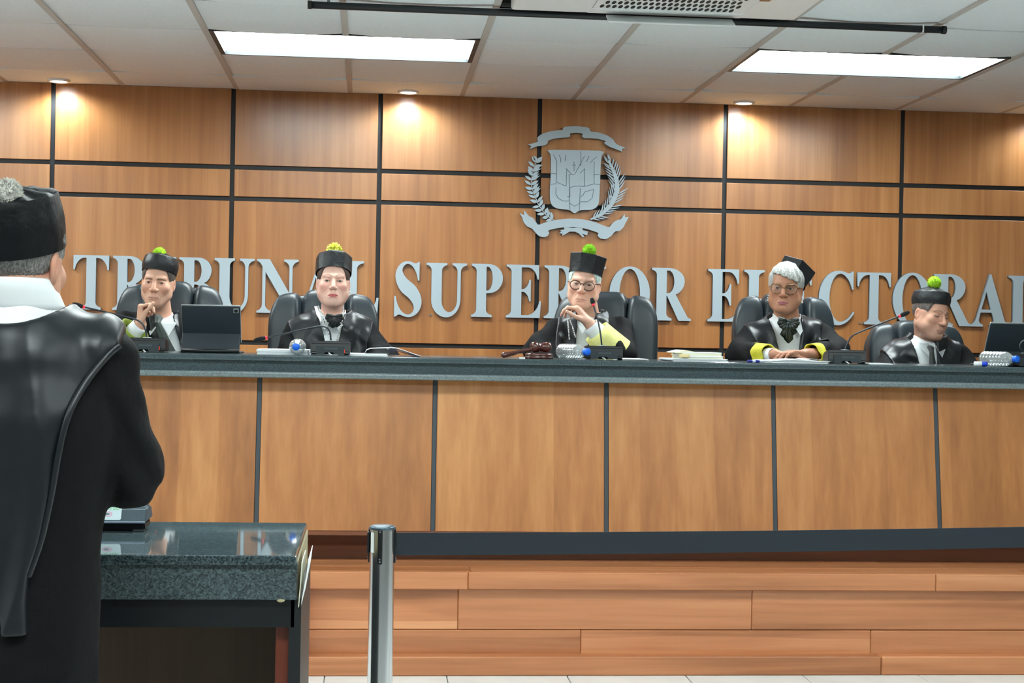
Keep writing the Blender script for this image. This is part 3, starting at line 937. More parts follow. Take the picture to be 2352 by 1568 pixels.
# ------------------------------------------------------------------ head
def head_sdf(x, y, z, c):
    x = x / c.get('wide', 1.0)
    ax = np.abs(x)
    jaw, fat, nose = c.get('jaw', 1.0), c.get('fat', 0.0), c.get('nose', 1.0)
    d = s_ell(x, y - .012, z - .033, .072, .094, .082)
    d = smin(d, s_ell(x, y + .028, z + .035, .058, .062, .080), .03)
    d = smin(d, s_sph(ax - .041, y + .058, z + .024, .023), .02)
    d = smin(d, s_cap(ax, y, z, (.054 * jaw, .0, -.055), (.02, -.066, -.098), .018 + .006 * fat), .03)
    d = smin(d, s_ell(x, y + .072, z + .099, .022, .019, .018), .02)
    d = smin(d, s_cap(ax, y, z, (.051 * jaw, -.012, -.0), (.047 * jaw, -.018, -.062), .019), .025)
    if fat > 0:
        d = smin(d, s_ell(x, y + .030, z + .088, .048 + .010 * fat, .045, .024), .022)
        d = smin(d, s_sph(ax - .044, y + .045, z + .058, .026 * (0.7 + .3 * fat)), .025)
    d = smin(d, s_cap(ax, y, z, (.008, -.083, .021), (.042, -.068, .023), .008, .005), .014)
    d = smax(d, -s_ell(ax - .031, y + .098, z + .001, .021, .021, .013), .012)
    d = smin(d, s_sph(ax - .031, y + .0685, z, .0136), .004)
    # nose
    d = smin(d, s_cap(x, y, z, (0, -.083, .014), (0, -.1065 - .004 * (nose - 1), -.031), .0065, .0115 * nose), .008)
    d = smin(d, s_sph(ax - .0125 * nose, y + .0965, z + .036, .0085 * nose), .005)
    d = smax(d, -s_ell(ax - .0065 * nose, y + .106, z + .0455, .0042, .006, .0035), .003)
    # mouth
    d = smin(d, s_ell(x, y + .077, z + .067, .031, .0195, .028), .015)
    ml = c.get('lip', 1.0); mdz = c.get('mouth_dz', 0.0)
    d = smin(d, s_cap(ax, y, z, (.0, -.0955, -.0655 + mdz), (.0235, -.0860, -.0695 + mdz), .0045 * ml, .003), .004)
    d = smin(d, s_cap(ax, y, z, (.0, -.0945, -.0755 + mdz), (.017, -.088, -.0735 + mdz), .0055 * ml, .004), .004)
    d = smax(d, -s_cap(ax, y, z, (.0, -.102, -.0702 + mdz), (.025, -.0915, -.0725 + mdz), .0021), .002)
    fo = c.get('fold', 1.0)
    d = smax(d, -s_cap(ax, y, z, (.0185, -.0965, -.043), (.0315, -.0865, -.066), .0018 * fo, .0006), .009)
    d = smax(d, -s_cap(ax, y, z, (.0, -.1, -.0865), (.012, -.096, -.085), .003), .008)
    # eyes: lids opened by a lens
    op = c.get('eye', 1.0)
    d = smax(d, -s_ell(ax - .031, y + .083, z - c.get('eye_dz', 0.0), .0135, .0125, .0048 * op), .0015)
    # ears
    er = c.get('ear', 1.0)
    ear = s_ell(ax - .0725 - .22 * (y - .004), y - .008, z + .01, .0075, .0175 * er, .031 * er)
    ear = smax(ear, -s_ell(ax - .0815, y - .004, z + .008, .0055, .0105, .019), .003)
    d = smin(d, ear, .006)
    return d * 0.9

def skin_color(V, c):
    x = V[:, 0] / c.get('wide', 1.0); y = V[:, 1]; z = V[:, 2]
    ax = np.abs(x)
    lin = lambda rgb: np.array(s2l(rgb)[:3])
    col = np.tile(lin(c['skin']), (len(V), 1))
    def blend(mask, rgb, amt):
        nonlocal col
        m = (np.clip(mask, 0, 1) * amt)[:, None]
        col = col * (1 - m) + lin(rgb) * m
    g = lambda cx, cy, cz, r: np.exp(-((ax - cx) ** 2 + (y - cy) ** 2 + (z - cz) ** 2) / (r * r))
    fr = (y < -.03)
    blend(g(.045, -.075, -.03, .022), c.get('blush', (205, 130, 110)), c.get('blush_amt', .35))
    blend(g(.0, -.115, -.033, .016), c.get('blush', (205, 130, 110)), .3)
    blend(g(.078, .01, -.01, .03), c.get('blush', (205, 130, 110)), .35)
    mdz = c.get('mouth_dz', 0.0)
    u = np.clip(ax / .0245, 0, 1)
    zm = -.0704 + mdz - .0022 * u * u
    ml = c.get('lip', 1.0)
    up = .0072 * ml * np.clip(1 - u ** 2.2, 0, 1) ** .7 - .0012 * np.exp(-(ax / .004) ** 2)
    dn = .0088 * ml * np.clip(1 - u ** 2.0, 0, 1) ** .8
    inl = np.where(z > zm, np.clip((up - (z - zm)) / .0015, 0, 1), np.clip((dn - (zm - z)) / .0015, 0, 1)) * (ax < .0245) * (y < -.065)
    blend(inl, c.get('lips', (176, 108, 98)), c.get('lip_amt', .7))
    blend(np.clip(1 - np.abs(z - zm) / .0017, 0, 1) * (ax < .0265) * (y < -.065), (90, 50, 46), .8)
    if c.get('eye', 1.0) < .3:
        e_ = np.clip(np.abs(ax - .031) / .0145, 0, 1)
        zl_e = c.get('eye_dz', 0) - .0005 - .0035 * (1 - e_ ** 2)
        blend(np.clip(1.5 - np.abs(z - zl_e) / .0016, 0, 1) * (e_ < 1) * (y < -.05), (58, 40, 36), .9)
        zc_e = c.get('eye_dz', 0) + .007 + .002 * (1 - e_ ** 2)
        blend(np.clip(1.2 - np.abs(z - zc_e) / .0014, 0, 1) * (e_ < 1) * (y < -.05), (150, 104, 86), .6)
    # lid line and brows
    lid = np.abs(np.sqrt(((ax - .031) / .0138) ** 2 + ((z - c.get('eye_dz', 0)) / (.0052 * max(c.get('eye', 1.0), .25))) ** 2) - 1.0)
    blend((1 - lid / .35) * (y < -.06) * (z > -.001 if c.get('eye', 1) > .3 else 1), (60, 42, 38), c.get('liner', .6))
    bh = c.get('brow_z', .0205)
    t = np.clip((ax - .012) / .036, 0, 1)
    bz = bh + .0065 * np.sin(np.pi * np.clip(t * .85 + .08, 0, 1)) * c.get('brow_arch', 1.0) - .0035 * t
    wv = c.get('brow_w', .0042) * (1 - .55 * t)
    bm_ = np.clip(1.3 - np.abs(z - bz) / wv, 0, 1) * (ax > .011) * (ax < .05) * (y < -.04)
    blend(bm_, c.get('brow', (60, 48, 42)), c.get('brow_amt', .8))
    if c.get('stubble'):
        st = np.clip((-.045 - z) / .02, 0, 1) * (y < .0) * (z > -.14)
        blend(st, c['stubble'], .25)
    return col

def eyeball_mesh(side, gaze, c):
    b = bmesh.new()
    bmesh.ops.create_uvsphere(b, u_segments=32, v_segments=24, radius=.0121)
    bmesh.ops.rotate(b, cent=(0, 0, 0), matrix=Matrix.Rotation(math.radians(90), 3, 'X'), verts=b.verts)
    me = bm_to_mesh(b, 'eye')
    a = me.color_attributes.new('Col', 'FLOAT_COLOR', 'POINT')
    g = Vector((gaze[0], -1, gaze[1])).normalized()
    cols = []
    for v in me.vertices:
        an = v.co.normalized().angle(g)
        if an < .2: k = (8, 7, 7)
        elif an < .55: k = c.get('iris', (58, 38, 28))
        else: k = (186, 180, 176)
        cols += list(s2l(k))
    a.data.foreach_set('color', cols)
    for p in me.polygons: p.use_smooth = True
    w = c.get('wide', 1.0)
    for v in me.vertices:
        v.co = Vector((v.co.x + side * .031 * w, v.co.y - .0685, v.co.z))
    return me

SKIN = mat('skin', (200, 150, 125), 0.46, attr=True, sss=0.12, spec=0.4, bump=(420, 0.05, 0.001))
EYE = mat('eye', (220, 220, 220), 0.12, attr=True)

# ------------------------------------------------------------------ hands
def hand_caps(W, Fd, Nn, curls, thumb, side, s=0.93, spread=0.05):
    """W wrist, Fd towards the fingers, Nn out of the palm, side=+1 thumb on the Fd x Nn side"""
    Fd = Vector(Fd).normalized(); Nn = Vector(Nn); Nn = (Nn - Fd * Nn.dot(Fd)).normalized()
    A = Fd.cross(Nn).normalized() * side          # towards the thumb
    W = Vector(W)
    caps = []
    bases = [(.030, .088), (.0105, .092), (-.0095, .088), (-.028, .080)]
    lens = [(.042, .025, .021), (.046, .028, .022), (.042, .026, .021), (.033, .020, .018)]
    rad = [.0092, .0095, .0090, .0080]
    for i in range(4):
        a, f = bases[i]
        base = W + (A * a + Fd * f) * s
        caps.append((W + (A * a * .55 + Fd * .012) * s, base, .017 * s, .0125 * s, .012))
        d = (Fd + A * (a / .03) * spread).normalized()
        p = base
        ang = 0
        for q in range(3):
            ang += math.radians(curls[i][q])
            dirq = d * math.cos(ang) + Nn * math.sin(ang)
            p2 = p + dirq * lens[i][q] * s
            r0_ = rad[i] * s * (1 - .08 * q); r1_ = rad[i] * s * (1 - .08 * (q + 1))
            caps.append((p, p2, r0_, r1_, .003 if q else .006))
            p = p2
    t0 = W + (A * .026 + Fd * .022 + Nn * .008) * s
    d1 = (A * thumb[0] + Fd * thumb[1] + Nn * thumb[2]).normalized()
    d2 = (A * thumb[3] + Fd * thumb[4] + Nn * thumb[5]).normalized()
    p1 = t0 + d1 * .045 * s; p2 = p1 + d2 * .032 * s; p3 = p2 + (d2 * .9 + Fd * .2).normalized() * .024 * s
    caps += [(t0, p1, .016 * s, .0115 * s, .012), (p1, p2, .0105 * s, .0098 * s, .004), (p2, p3, .0098 * s, .0085 * s, .003)]
    return caps

# ------------------------------------------------------------------ caps, pompons, glasses
SATIN = mat('black_satin', (17, 22, 27), 0.38, spec=0.55, bump=(15, 0.7, 0.02, 0.6))
CAPE = mat('cape_satin', (16, 21, 26), 0.40, spec=0.5, bump=(11, 0.45, 0.02, 1.0))
ROBE = mat('black_robe', (13, 14, 16), 0.75, spec=0.18, bump=(26, 0.35, 0.012))
CAPCLOTH = mat('cap_satin', (17, 21, 25), 0.44, spec=0.5, bump=(26, 0.35, 0.012))
SHIRT = mat('white_shirt', (228, 232, 234), 0.75, bump=(60, 0.1, 0.004))

def cap_bm(n=8, blend=.7, h=.085, rx=.083, ry=.101, flare=1.08, dome=.006, rot=0.0, sagback=0.0, seg=96, pleat=0.0, puff=0.0):
    b = bmesh.new()
    def rad(th):
        q = 2 * math.pi / n
        t = (th + rot) % q
        pol = math.cos(math.pi / n) / math.cos(t - q / 2)
        return 1 + (pol / math.cos(math.pi / n) ** .5 - 1) * blend
    rows = []
    prof = [(0.0, .985), (0.0, 1.0)] + [(i / 8, 1 + (flare - 1) * (i / 8) ** 1.2) for i in range(1, 8)] + [(.97, flare), (1.0, flare * .985)]
    for v, f in prof:
        row = []
        for k in range(seg):
            th = 2 * math.pi * k / seg
            bl = rad(th) if v > .15 else 1 + (rad(th) - 1) * (.35 + v * 4.3)
            pf_ = 1 + puff * math.sin(math.pi * min(1, v)) ** 1.5
            row.append(b.verts.new((rx * f * pf_ * bl * math.cos(th), ry * f * pf_ * bl * math.sin(th), h * v + sagback * v * max(0, math.sin(th)))))
        rows.append(row)
    for f in (.9, .72, .5, .28, .1):
        row = []
        for k in range(seg):
            th = 2 * math.pi * k / seg
            bl = 1 + (rad(th) - 1) * f
            zz_ = h - .004 * (1 - abs(f - .72) / .5) + dome * (1 - f) ** .7 * 1.6 + pleat * math.cos(n * th) * f
            row.append(b.verts.new((rx * flare * f * bl * math.cos(th), ry * flare * f * bl * math.sin(th), zz_ + sagback * max(0, math.sin(th)) * f)))
        rows.append(row)
    for A, B in zip(rows[:-1], rows[1:]):
        for k in range(seg):
            b.faces.new((A[k], A[(k + 1) % seg], B[(k + 1) % seg], B[k]))
    b.faces.new(rows[-1])
    # inner lining
    lin = [b.verts.new((v.co.x * .97, v.co.y * .97, v.co.z + h * .5)) for v in rows[0]]
    for k in range(seg):
        b.faces.new((rows[0][(k + 1) % seg], rows[0][k], lin[k], lin[(k + 1) % seg]))
    bmesh.ops.recalc_face_normals(b, faces=b.faces[:])
    return b

def pompon_bm(r, n=420, fl=.35, w=.0022, seed=0, petals=False):
    b = bmesh.new()
    bmesh.ops.create_icosphere(b, subdivisions=3, radius=r * (.9 if not petals else .6))
    g = random.Random(seed)
    for i in range(n):
        zf = 1 - 2 * (i + .5) / n
        th = math.pi * (1 + 5 ** .5) * i
        d = Vector((math.cos(th) * math.sqrt(1 - zf * zf), math.sin(th) * math.sqrt(1 - zf * zf), zf))
        d = (d + Vector((g.uniform(-.2, .2), g.uniform(-.2, .2), g.uniform(-.2, .2)))).normalized()
        a = d.orthogonal().normalized(); c2 = d.cross(a)
        base = d * r * .55; tip = d * r * (1 + g.uniform(-.07, .07) * (1 + fl))
        ww = w * (2.0 if petals else 1.0)
        mid = d * r * .85
        q = [b.verts.new(mid + (a * math.cos(t) + c2 * math.sin(t)) * ww) for t in (0, 2.09, 4.19)]
        bs = [b.verts.new(base + (a * math.cos(t) + c2 * math.sin(t)) * ww * .6) for t in (0, 2.09, 4.19)]
        tv = b.verts.new(tip)
        for k in range(3):
            b.faces.new((q[k], q[(k + 1) % 3], tv)); b.faces.new((bs[k], bs[(k + 1) % 3], q[(k + 1) % 3], q[k]))
    return b

def glasses_parts(kind):
    rims = bmesh.new(); lens = bmesh.new(); temples = bmesh.new()
    for s in (-1, 1):
        pts = []
        for k in range(28):
            t = 2 * math.pi * k / 28
            if kind == 'round':
                x, z = .0262 * math.cos(t), .0215 * math.sin(t) * (1.05 if math.sin(t) < 0 else .95)
            else:
                x = .0295 * math.cos(t); z = .0225 * math.sin(t)
                if s * math.cos(t) * s > .3 and math.sin(t) > .2: z += .006; x += .003
            pts.append(Vector((s * (.0325 + x), -.099 + .012 * ((.0325 + x) / .06) ** 2, -.004 + z)))
        tube_bm(pts, .0021 if kind == 'round' else .0027, 6, bm=rims, closed=True)
        cv = lens.verts.new(sum(pts, Vector()) / len(pts))
        vs = [lens.verts.new(p) for p in pts]
        for k in range(28):
            lens.faces.new((cv, vs[k], vs[(k + 1) % 28]))
        e = Vector((s * .061, -.085, .006))
        tube_bm([e, Vector((s * .0735, -.06, .007)), Vector((s * .0765, -.01, .008)), Vector((s * .077, .015, -.002))], .002, 6, bm=temples)
    tube_bm([Vector((-.0095, -.0995, .002)), Vector((0, -.102, .005)), Vector((.0095, -.0995, .002))], .0022, 6, bm=rims)
    return rims, lens, temples

LENS = bpy.data.materials.new('spectacle_lens')
LENS.use_nodes = True
_n = LENS.node_tree
_t = _n.nodes.new('ShaderNodeBsdfTransparent'); _g = _n.nodes.new('ShaderNodeBsdfGlossy'); _m = _n.nodes.new('ShaderNodeMixShader')
_t.inputs[0].default_value = (.86, .88, .88, 1); _g.inputs['Roughness'].default_value = .05; _m.inputs[0].default_value = .06
_n.links.new(_t.outputs[0], _m.inputs[1]); _n.links.new(_g.outputs[0], _m.inputs[2]); _n.links.new(_m.outputs[0], _n.nodes['Material Output'].inputs[0])

def place(me_or_bm, Rm, s, Hc):
    """head-local mesh to world"""
    T = Matrix.Translation(Hc) @ Matrix(Rm.tolist()).to_4x4() @ Matrix.Scale(s, 4)
    if isinstance(me_or_bm, bmesh.types.BMesh):
        bmesh.ops.transform(me_or_bm, matrix=T, verts=me_or_bm.verts)
    else:
        me_or_bm.transform(T)
    return me_or_bm

def folds(x, y, z, amp, f=1.0, ph=0.0):
    w = .03 * np.sin(9 * z + ph) + .025 * np.sin(13 * x + 1.7 * ph)
    return amp * (np.sin((x * 62 + z * 17) * f + 40 * w + ph) * .5 + np.sin((x * 31 - z * 38 + y * 20) * f + 55 * w + 2 * ph) * .5 + .35 * np.sin((z * 75 + x * 44 - y * 30) * f + 3 * ph))

def lerp_lin(z, z0, v0, z1, v1):
    t = np.clip((z - z0) / (z1 - z0), -0.15, 1.15)
    return v0 + (v1 - v0) * t

# ------------------------------------------------------------------ seated judge
def v3(t):
    return np.array(P(*t))
def build_body(root, cfg, h, Rm, s, Hc, mid, neck, hip, SL, SR, EL, ER, WL, WR):
    hands = []
    for key in ('handL', 'handR'):
        if key in cfg:
            k = cfg[key]
            W = WL if key == 'handL' else WR
            hands += hand_caps(W, k['F'], k['N'], k['curl'], k['thumb'], k['side'], k.get('s', .93))
    fine_boxes = []
    hb = np.array(Hc)
    fine_boxes.append((hb - [.105, .135, .135], hb + [.105, .125, .10]))
    if hands and cfg.get('hand_fine', True):
        pts = np.array([list(q) for hc in hands for q in (hc[0], hc[1])])
        fine_boxes.append((pts.min(0) - .02, pts.max(0) + .02))
    allp = np.array([SL, SR, EL, ER, WL, WR, np.array(Hc), hip] + [list(q) for hc in hands for q in (hc[0], hc[1])])
    lo, hi = allp.min(0) - [.09, .14, .13], allp.max(0) + [.09, .12, .10]
    axs = [axis_pts(lo[q], hi[q], [(a[q], b[q]) for a, b in fine_boxes], cfg.get('res', .0024), .008) for q in range(3)]
    Ri = Rm.T
    hcl = np.array(Hc)
    ck = Vector(hcl + (Rm @ np.array([0, .018, -.05])) * s)
    throat = Vector(hcl + (Rm @ np.array([0, -.02, -.095])) * s)
    def body(x, y, z):
        d = s_ell(x - mid[0], y - mid[1] - .0, z - mid[2] + .2, *cfg.get('torso_r', (.15, .10, .27)))
        d = smin(d, s_cap(x, y, z, SL, SR, .045), .04)
        nr = cfg.get('neck_r', .05)
        d = smin(d, s_cap(x, y, z, ck, neck, nr * .98, nr * 1.08), .02)
        for S, E, W in ((SL, EL, WL), (SR, ER, WR)):
            d = smin(d, s_cap(x, y, z, S, E, .046, .038), .02)
            d = smin(d, s_cap(x, y, z, E, W, .037, .026), .01)
        a, b = fine_boxes[0]
        m = np.nonzero((x > a[0] - .02) & (x < b[0] + .02) & (y > a[1] - .02) & (y < b[1] + .02) & (z > a[2] - .03) & (z < b[2] + .05))[0]
        q = (np.stack([x[m], y[m], z[m]], 1) - hcl) @ Rm / s
        dh = head_sdf(q[:, 0], q[:, 1], q[:, 2], h) * s
        dn = d[m]
        d[m] = smin(dn, dh, .012)
        if hands:
            pts = np.array([list(k_) for hc in hands for k_ in (hc[0], hc[1])])
            a, b = pts.min(0) - .03, pts.max(0) + .03
            m = np.nonzero((x > a[0]) & (x < b[0]) & (y > a[1]) & (y < b[1]) & (z > a[2]) & (z < b[2]))[0]
            dm = d[m]
            for (p, q_, ra, rb, k) in hands:
                dm = smin(dm, s_cap(x[m], y[m], z[m], p, q_, ra, rb), k)
            d[m] = dm
        return d
    V, Q = surface_net(body, *axs)
    loc = (V - hcl) @ Rm / s
    col = skin_color(loc, h)
    near = np.linalg.norm(loc, axis=1) > .2
    col[near] = np.array(s2l(h.get('hand_skin', h['skin']))[:3])
    bo = obj('body', np_mesh('body', V, Q, SKIN, col), None, root)
    for sd in (-1, 1):
        e = obj('eye', place(eyeball_mesh(sd, h.get('gaze', (0, 0)), h), Rm, s, Hc), EYE); e.parent = bo
    build_headwear(root, Rm, s, Hc, cfg, h)

def make_person(label, cfg):
    """cfg pixels carry their own depth: (px, py, Y)"""
    s = cfg.get('s', .95)
    Rm = rotm(*cfg['rot'])
    eye = v3(cfg['eyes'])
    Hc = Vector(eye - (Rm @ np.array([0, -.078, 0])) * s)
    h = cfg['head']
    SL, SR, EL, ER, WL, WR = (v3(cfg[k]) for k in ('SL', 'SR', 'EL', 'ER', 'WL', 'WR'))
    mid = (SL + SR) / 2
    if 'mid' in cfg:
        mid = v3(cfg['mid'])
    neck = np.array([mid[0] + cfg.get('neck_dx', 0), mid[1] + .015, mid[2] + cfg.get('neck_dz', .045)])
    hip = np.array([mid[0] + cfg.get('hip_dx', 0), mid[1] + .04, cfg.get('hip_z', .93)])
    root = empty('person', (hip[0], hip[1], PLAT_Z), label, 'person', cfg.get('group'))
    build_body(root, cfg, h, Rm, s, Hc, mid, neck, hip, SL, SR, EL, ER, WL, WR)
    ck = Vector(np.array(Hc) + (Rm @ np.array([0, .018, -.05])) * s)
    # ---------------- clothes
    wt, wb_ = cfg['open']            # (xc, y, halfwidth px) top and bottom
    Yc = mid[1] - .12
    pt, pb = v3((wt[0], wt[1], Yc)), v3((wb_[0], wb_[1], Yc))
    k_px = Yc / F_PX
    ht, hb_ = wt[2] * k_px, wb_[2] * k_px
    fo = cfg.get('fold', .0055); ph = cfg.get('ph', 0.0)
    st_l, sb_l, st_r, sb_r = (v3((q[0], q[1], Yc)) for q in cfg['satin'])
    sl_r = cfg.get('sleeve', .066)
    cutL, cutR = cfg.get('slv_end', (.8, .8))
    def torso(x, y, z):
        d = s_ell(x - mid[0], y - mid[1] - .01, z - mid[2] + .19, .175, .122, .27)
        d = smin(d, s_cap(x, y, z, SL, SR, .046), .05)
        d = smin(d, s_cap(x, y, z, np.array([neck[0], neck[1] + .012, neck[2] + .0]), mid, .06, .08), .06)
        d = smin(d, s_ell(x - hip[0], y - hip[1] + .02, z - hip[2] - .04, .185, .145, .16), .06)
        return d
    def arms(x, y, z):
        d = None
        for S, E, W, ce_ in ((SL, EL, WL, cutL), (SR, ER, WR, cutR)):
            a = s_cap(x, y, z, S, E, .05, sl_r)
            W2 = E + (W - E) * ce_
            a = smin(a, s_cap(x, y, z, E, W2, sl_r, sl_r * .86), .03)
            d = a if d is None else np.minimum(d, a)
        return d
    def legs(x, y, z):
        d = None
        for sd in (-1, 1):
            kn = hip + np.array([sd * .13, -.36, .02])
            a = s_cap(x, y, z, hip + np.array([sd * .09, 0, -.0]), kn, .09, .085)
            a = smin(a, s_cap(x, y, z, kn, np.array([kn[0], kn[1] + .03, PLAT_Z + .12]), .085, .1), .05)
            d = a if d is None else smin(d, a, .05)
        return d
    def opening(x, y, z, grow=0.0):
        xc = lerp_lin(z, pb[2], pb[0], pt[2], pt[0])
        w = lerp_lin(z, pb[2], hb_, pt[2], ht) + grow
        return np.maximum(np.abs(x - xc) - w, y - (mid[1] - .01))
    def neckhole(x, y, z):
        return s_cap(x, y, z, neck + np.array([0, -.01, -.02]), np.array([neck[0], neck[1] - .0, neck[2] + .3]), .068, .14)
    def robe_base(x, y, z):
        d = smin(torso(x, y, z), arms(x, y, z), .035)
        d = smin(d, legs(x, y, z), .06)
        return d - .012 + folds(x, y, z, fo, 1.0, ph)
    def robe(x, y, z):
        d = robe_base(x, y, z)
        d = smax(d, -opening(x, y, z), .006)
        return smax(d, -neckhole(x, y, z), .01)
    rp = np.array([SL, SR, EL, ER, WL, WR, hip + [-.25, -.5, 0], hip + [.25, .1, 0]])
    lo, hi = rp.min(0) - .11, rp.max(0) + .11
    lo[2] = PLAT_Z + .03
    hi[2] = neck[2] + .09
    rz = axis_pts(lo[2], hi[2], [(TOP_Z - .06, 9)], .006, .02)
    V, Q = surface_net(robe, np.arange(lo[0], hi[0], .0065, dtype=f32), axis_pts(lo[1], hi[1], [(mid[1] - .25, mid[1] + .1)], .0065, .012), rz)
    ro = obj('robe', np_mesh('robe', V, Q, ROBE), None, root)
    # satin facing
    zlo = min(sb_l[2], sb_r[2]) - .06
    def satin(x, y, z):
        d = smin(torso(x, y, z), arms(x, y, z), .035) - .0175 + folds(x, y, z, fo, 1.0, ph)
        xl_ = lerp_lin(z, sb_l[2], sb_l[0], st_l[2], st_l[0])
        xr_ = lerp_lin(z, sb_r[2], sb_r[0], st_r[2], st_r[0])
        reg = np.maximum(np.maximum(xl_ - x, x - xr_), np.maximum(y - (mid[1] + .06), zlo - z))
        d = smax(d, reg, .006)
        d = smax(d, -opening(x, y, z, -.003), .004)
        return smax(d, -neckhole(x, y, z), .008)
    sx0, sx1 = min(sb_l[0], st_l[0]) - .05, max(sb_r[0], st_r[0]) + .05
    V, Q = surface_net(satin, np.arange(sx0, sx1, .005, dtype=f32), np.arange(mid[1] - .24, mid[1] + .09, .006, dtype=f32), np.arange(zlo - .03, neck[2] + .09, .005, dtype=f32))
    sa = obj('satin_facing', np_mesh('satin_facing', V, Q, SATIN), None, root)
    sa['label'] = 'glossy black satin facing of the robe'
    # shirt
    def shirt(x, y, z):
        d = torso(x, y, z) + .001 + folds(x, y, z, .0012, .8, ph)
        d = smax(d, opening(x, y, z, .02), .01)
        d = smax(d, -s_cap(x, y, z, neck + np.array([0, -.035, -.012]), np.array([neck[0], neck[1] - .06, neck[2] + .3]), .05, .14), .004)
        return np.maximum(d, mid[1] - .26 - y)
    V, Q = surface_net(shirt, np.arange(min(pt[0] - ht, pb[0] - hb_) - .05, max(pt[0] + ht, pb[0] + hb_) + .05, .005, dtype=f32), np.arange(mid[1] - .22, mid[1] + .03, .005, dtype=f32), np.arange(TOP_Z - .12, neck[2] + .08, .005, dtype=f32))
    obj('shirt', np_mesh('shirt', V, Q, SHIRT), None, root)
    # stand collar round the neck plus two points
    colr = cfg.get('collar', True)
    if colr:
        nb = Vector(neck) + Vector((0, -.0, .0)); axd = (Vector(ck) - Vector(neck)).normalized()
        rr = cfg.get('neck_r', .05) * 1.13
        b = bmesh.new()
        n = 40
        rows_ = []
        for (k, g_) in ((-.02, 1.12), (.0, 1.06), (.018, 1.0), (.032, .99), (.034, 1.04), (.014, 1.1), (-.012, 1.22)):
            row = []
            for q in range(n):
                t = 2 * math.pi * q / n
                fr_ = max(0.0, -math.sin(t))
                row.append(b.verts.new(nb + axd * (k - fr_ * .034 * (1 if k > 0 else .5)) + Vector((rr * g_ * math.cos(t), rr * g_ * 1.08 * math.sin(t) - .012, 0))))
            rows_.append(row)
        for A_, B_ in zip(rows_[:-1], rows_[1:]):
            for q in range(n):
                b.faces.new((A_[q], A_[(q + 1) % n], B_[(q + 1) % n], B_[q]))
        bmesh.ops.recalc_face_normals(b, faces=b.faces[:])
        co = obj('collar', b, SHIRT, root, True)
        dx = cfg.get('collar_dx', 0)
        for sd in (-1, 1):
            fy = neck[1] - .104
            q = [(neck[0] + dx + sd * .006, fy - .012, neck[2] - .022), (neck[0] + dx + sd * .05, neck[1] - .05, neck[2] + .022), (neck[0] + dx + sd * .066, fy + .008, neck[2] - .022), (neck[0] + dx + sd * cfg.get('col_tip', .04), fy - .042, neck[2] - cfg.get('col_len', .075)), ]
            b = bmesh.new()
            v_ = [b.verts.new(p_) for p_ in q]
            b.faces.new(v_)
            r_ = bmesh.ops.solidify(b, geom=b.faces[:], thickness=.004)
            bmesh.ops.recalc_face_normals(b, faces=b.faces[:])
            obj('collar_point', b, SHIRT, root)
    return dict(root=root, neck=neck, mid=mid, Hc=Hc, R=Rm, s=s, W=(WL, WR), E=(EL, ER), S=(SL, SR), pt=pt, pb=pb, hip=hip)

def hair_mat(hc):
    nm = 'hair_%d_%d_%d' % hc
    if nm in MATS:
        return MATS[nm]
    m = mat(nm, hc, .5, noise=(1.0, tuple(min(255, int(v * 1.4) + 14) for v in hc), 4))
    nt = m.node_tree
    n = [q for q in nt.nodes if q.type == 'TEX_NOISE'][0]
    tc = [q for q in nt.nodes if q.type == 'TEX_COORD'][0]
    mp = nt.nodes.new('ShaderNodeMapping'); mp.inputs['Scale'].default_value = (330, 330, 36)
    nt.links.new(tc.outputs['Object'], mp.inputs['Vector']); nt.links.new(mp.outputs[0], n.inputs['Vector'])
    bp = nt.nodes.new('ShaderNodeBump'); bp.inputs['Strength'].default_value = .5; bp.inputs['Distance'].default_value = .003
    nt.links.new(n.outputs['Fac'], bp.inputs['Height']); nt.links.new(bp.outputs[0], nt.nodes['Principled BSDF'].inputs['Normal'])
    return m
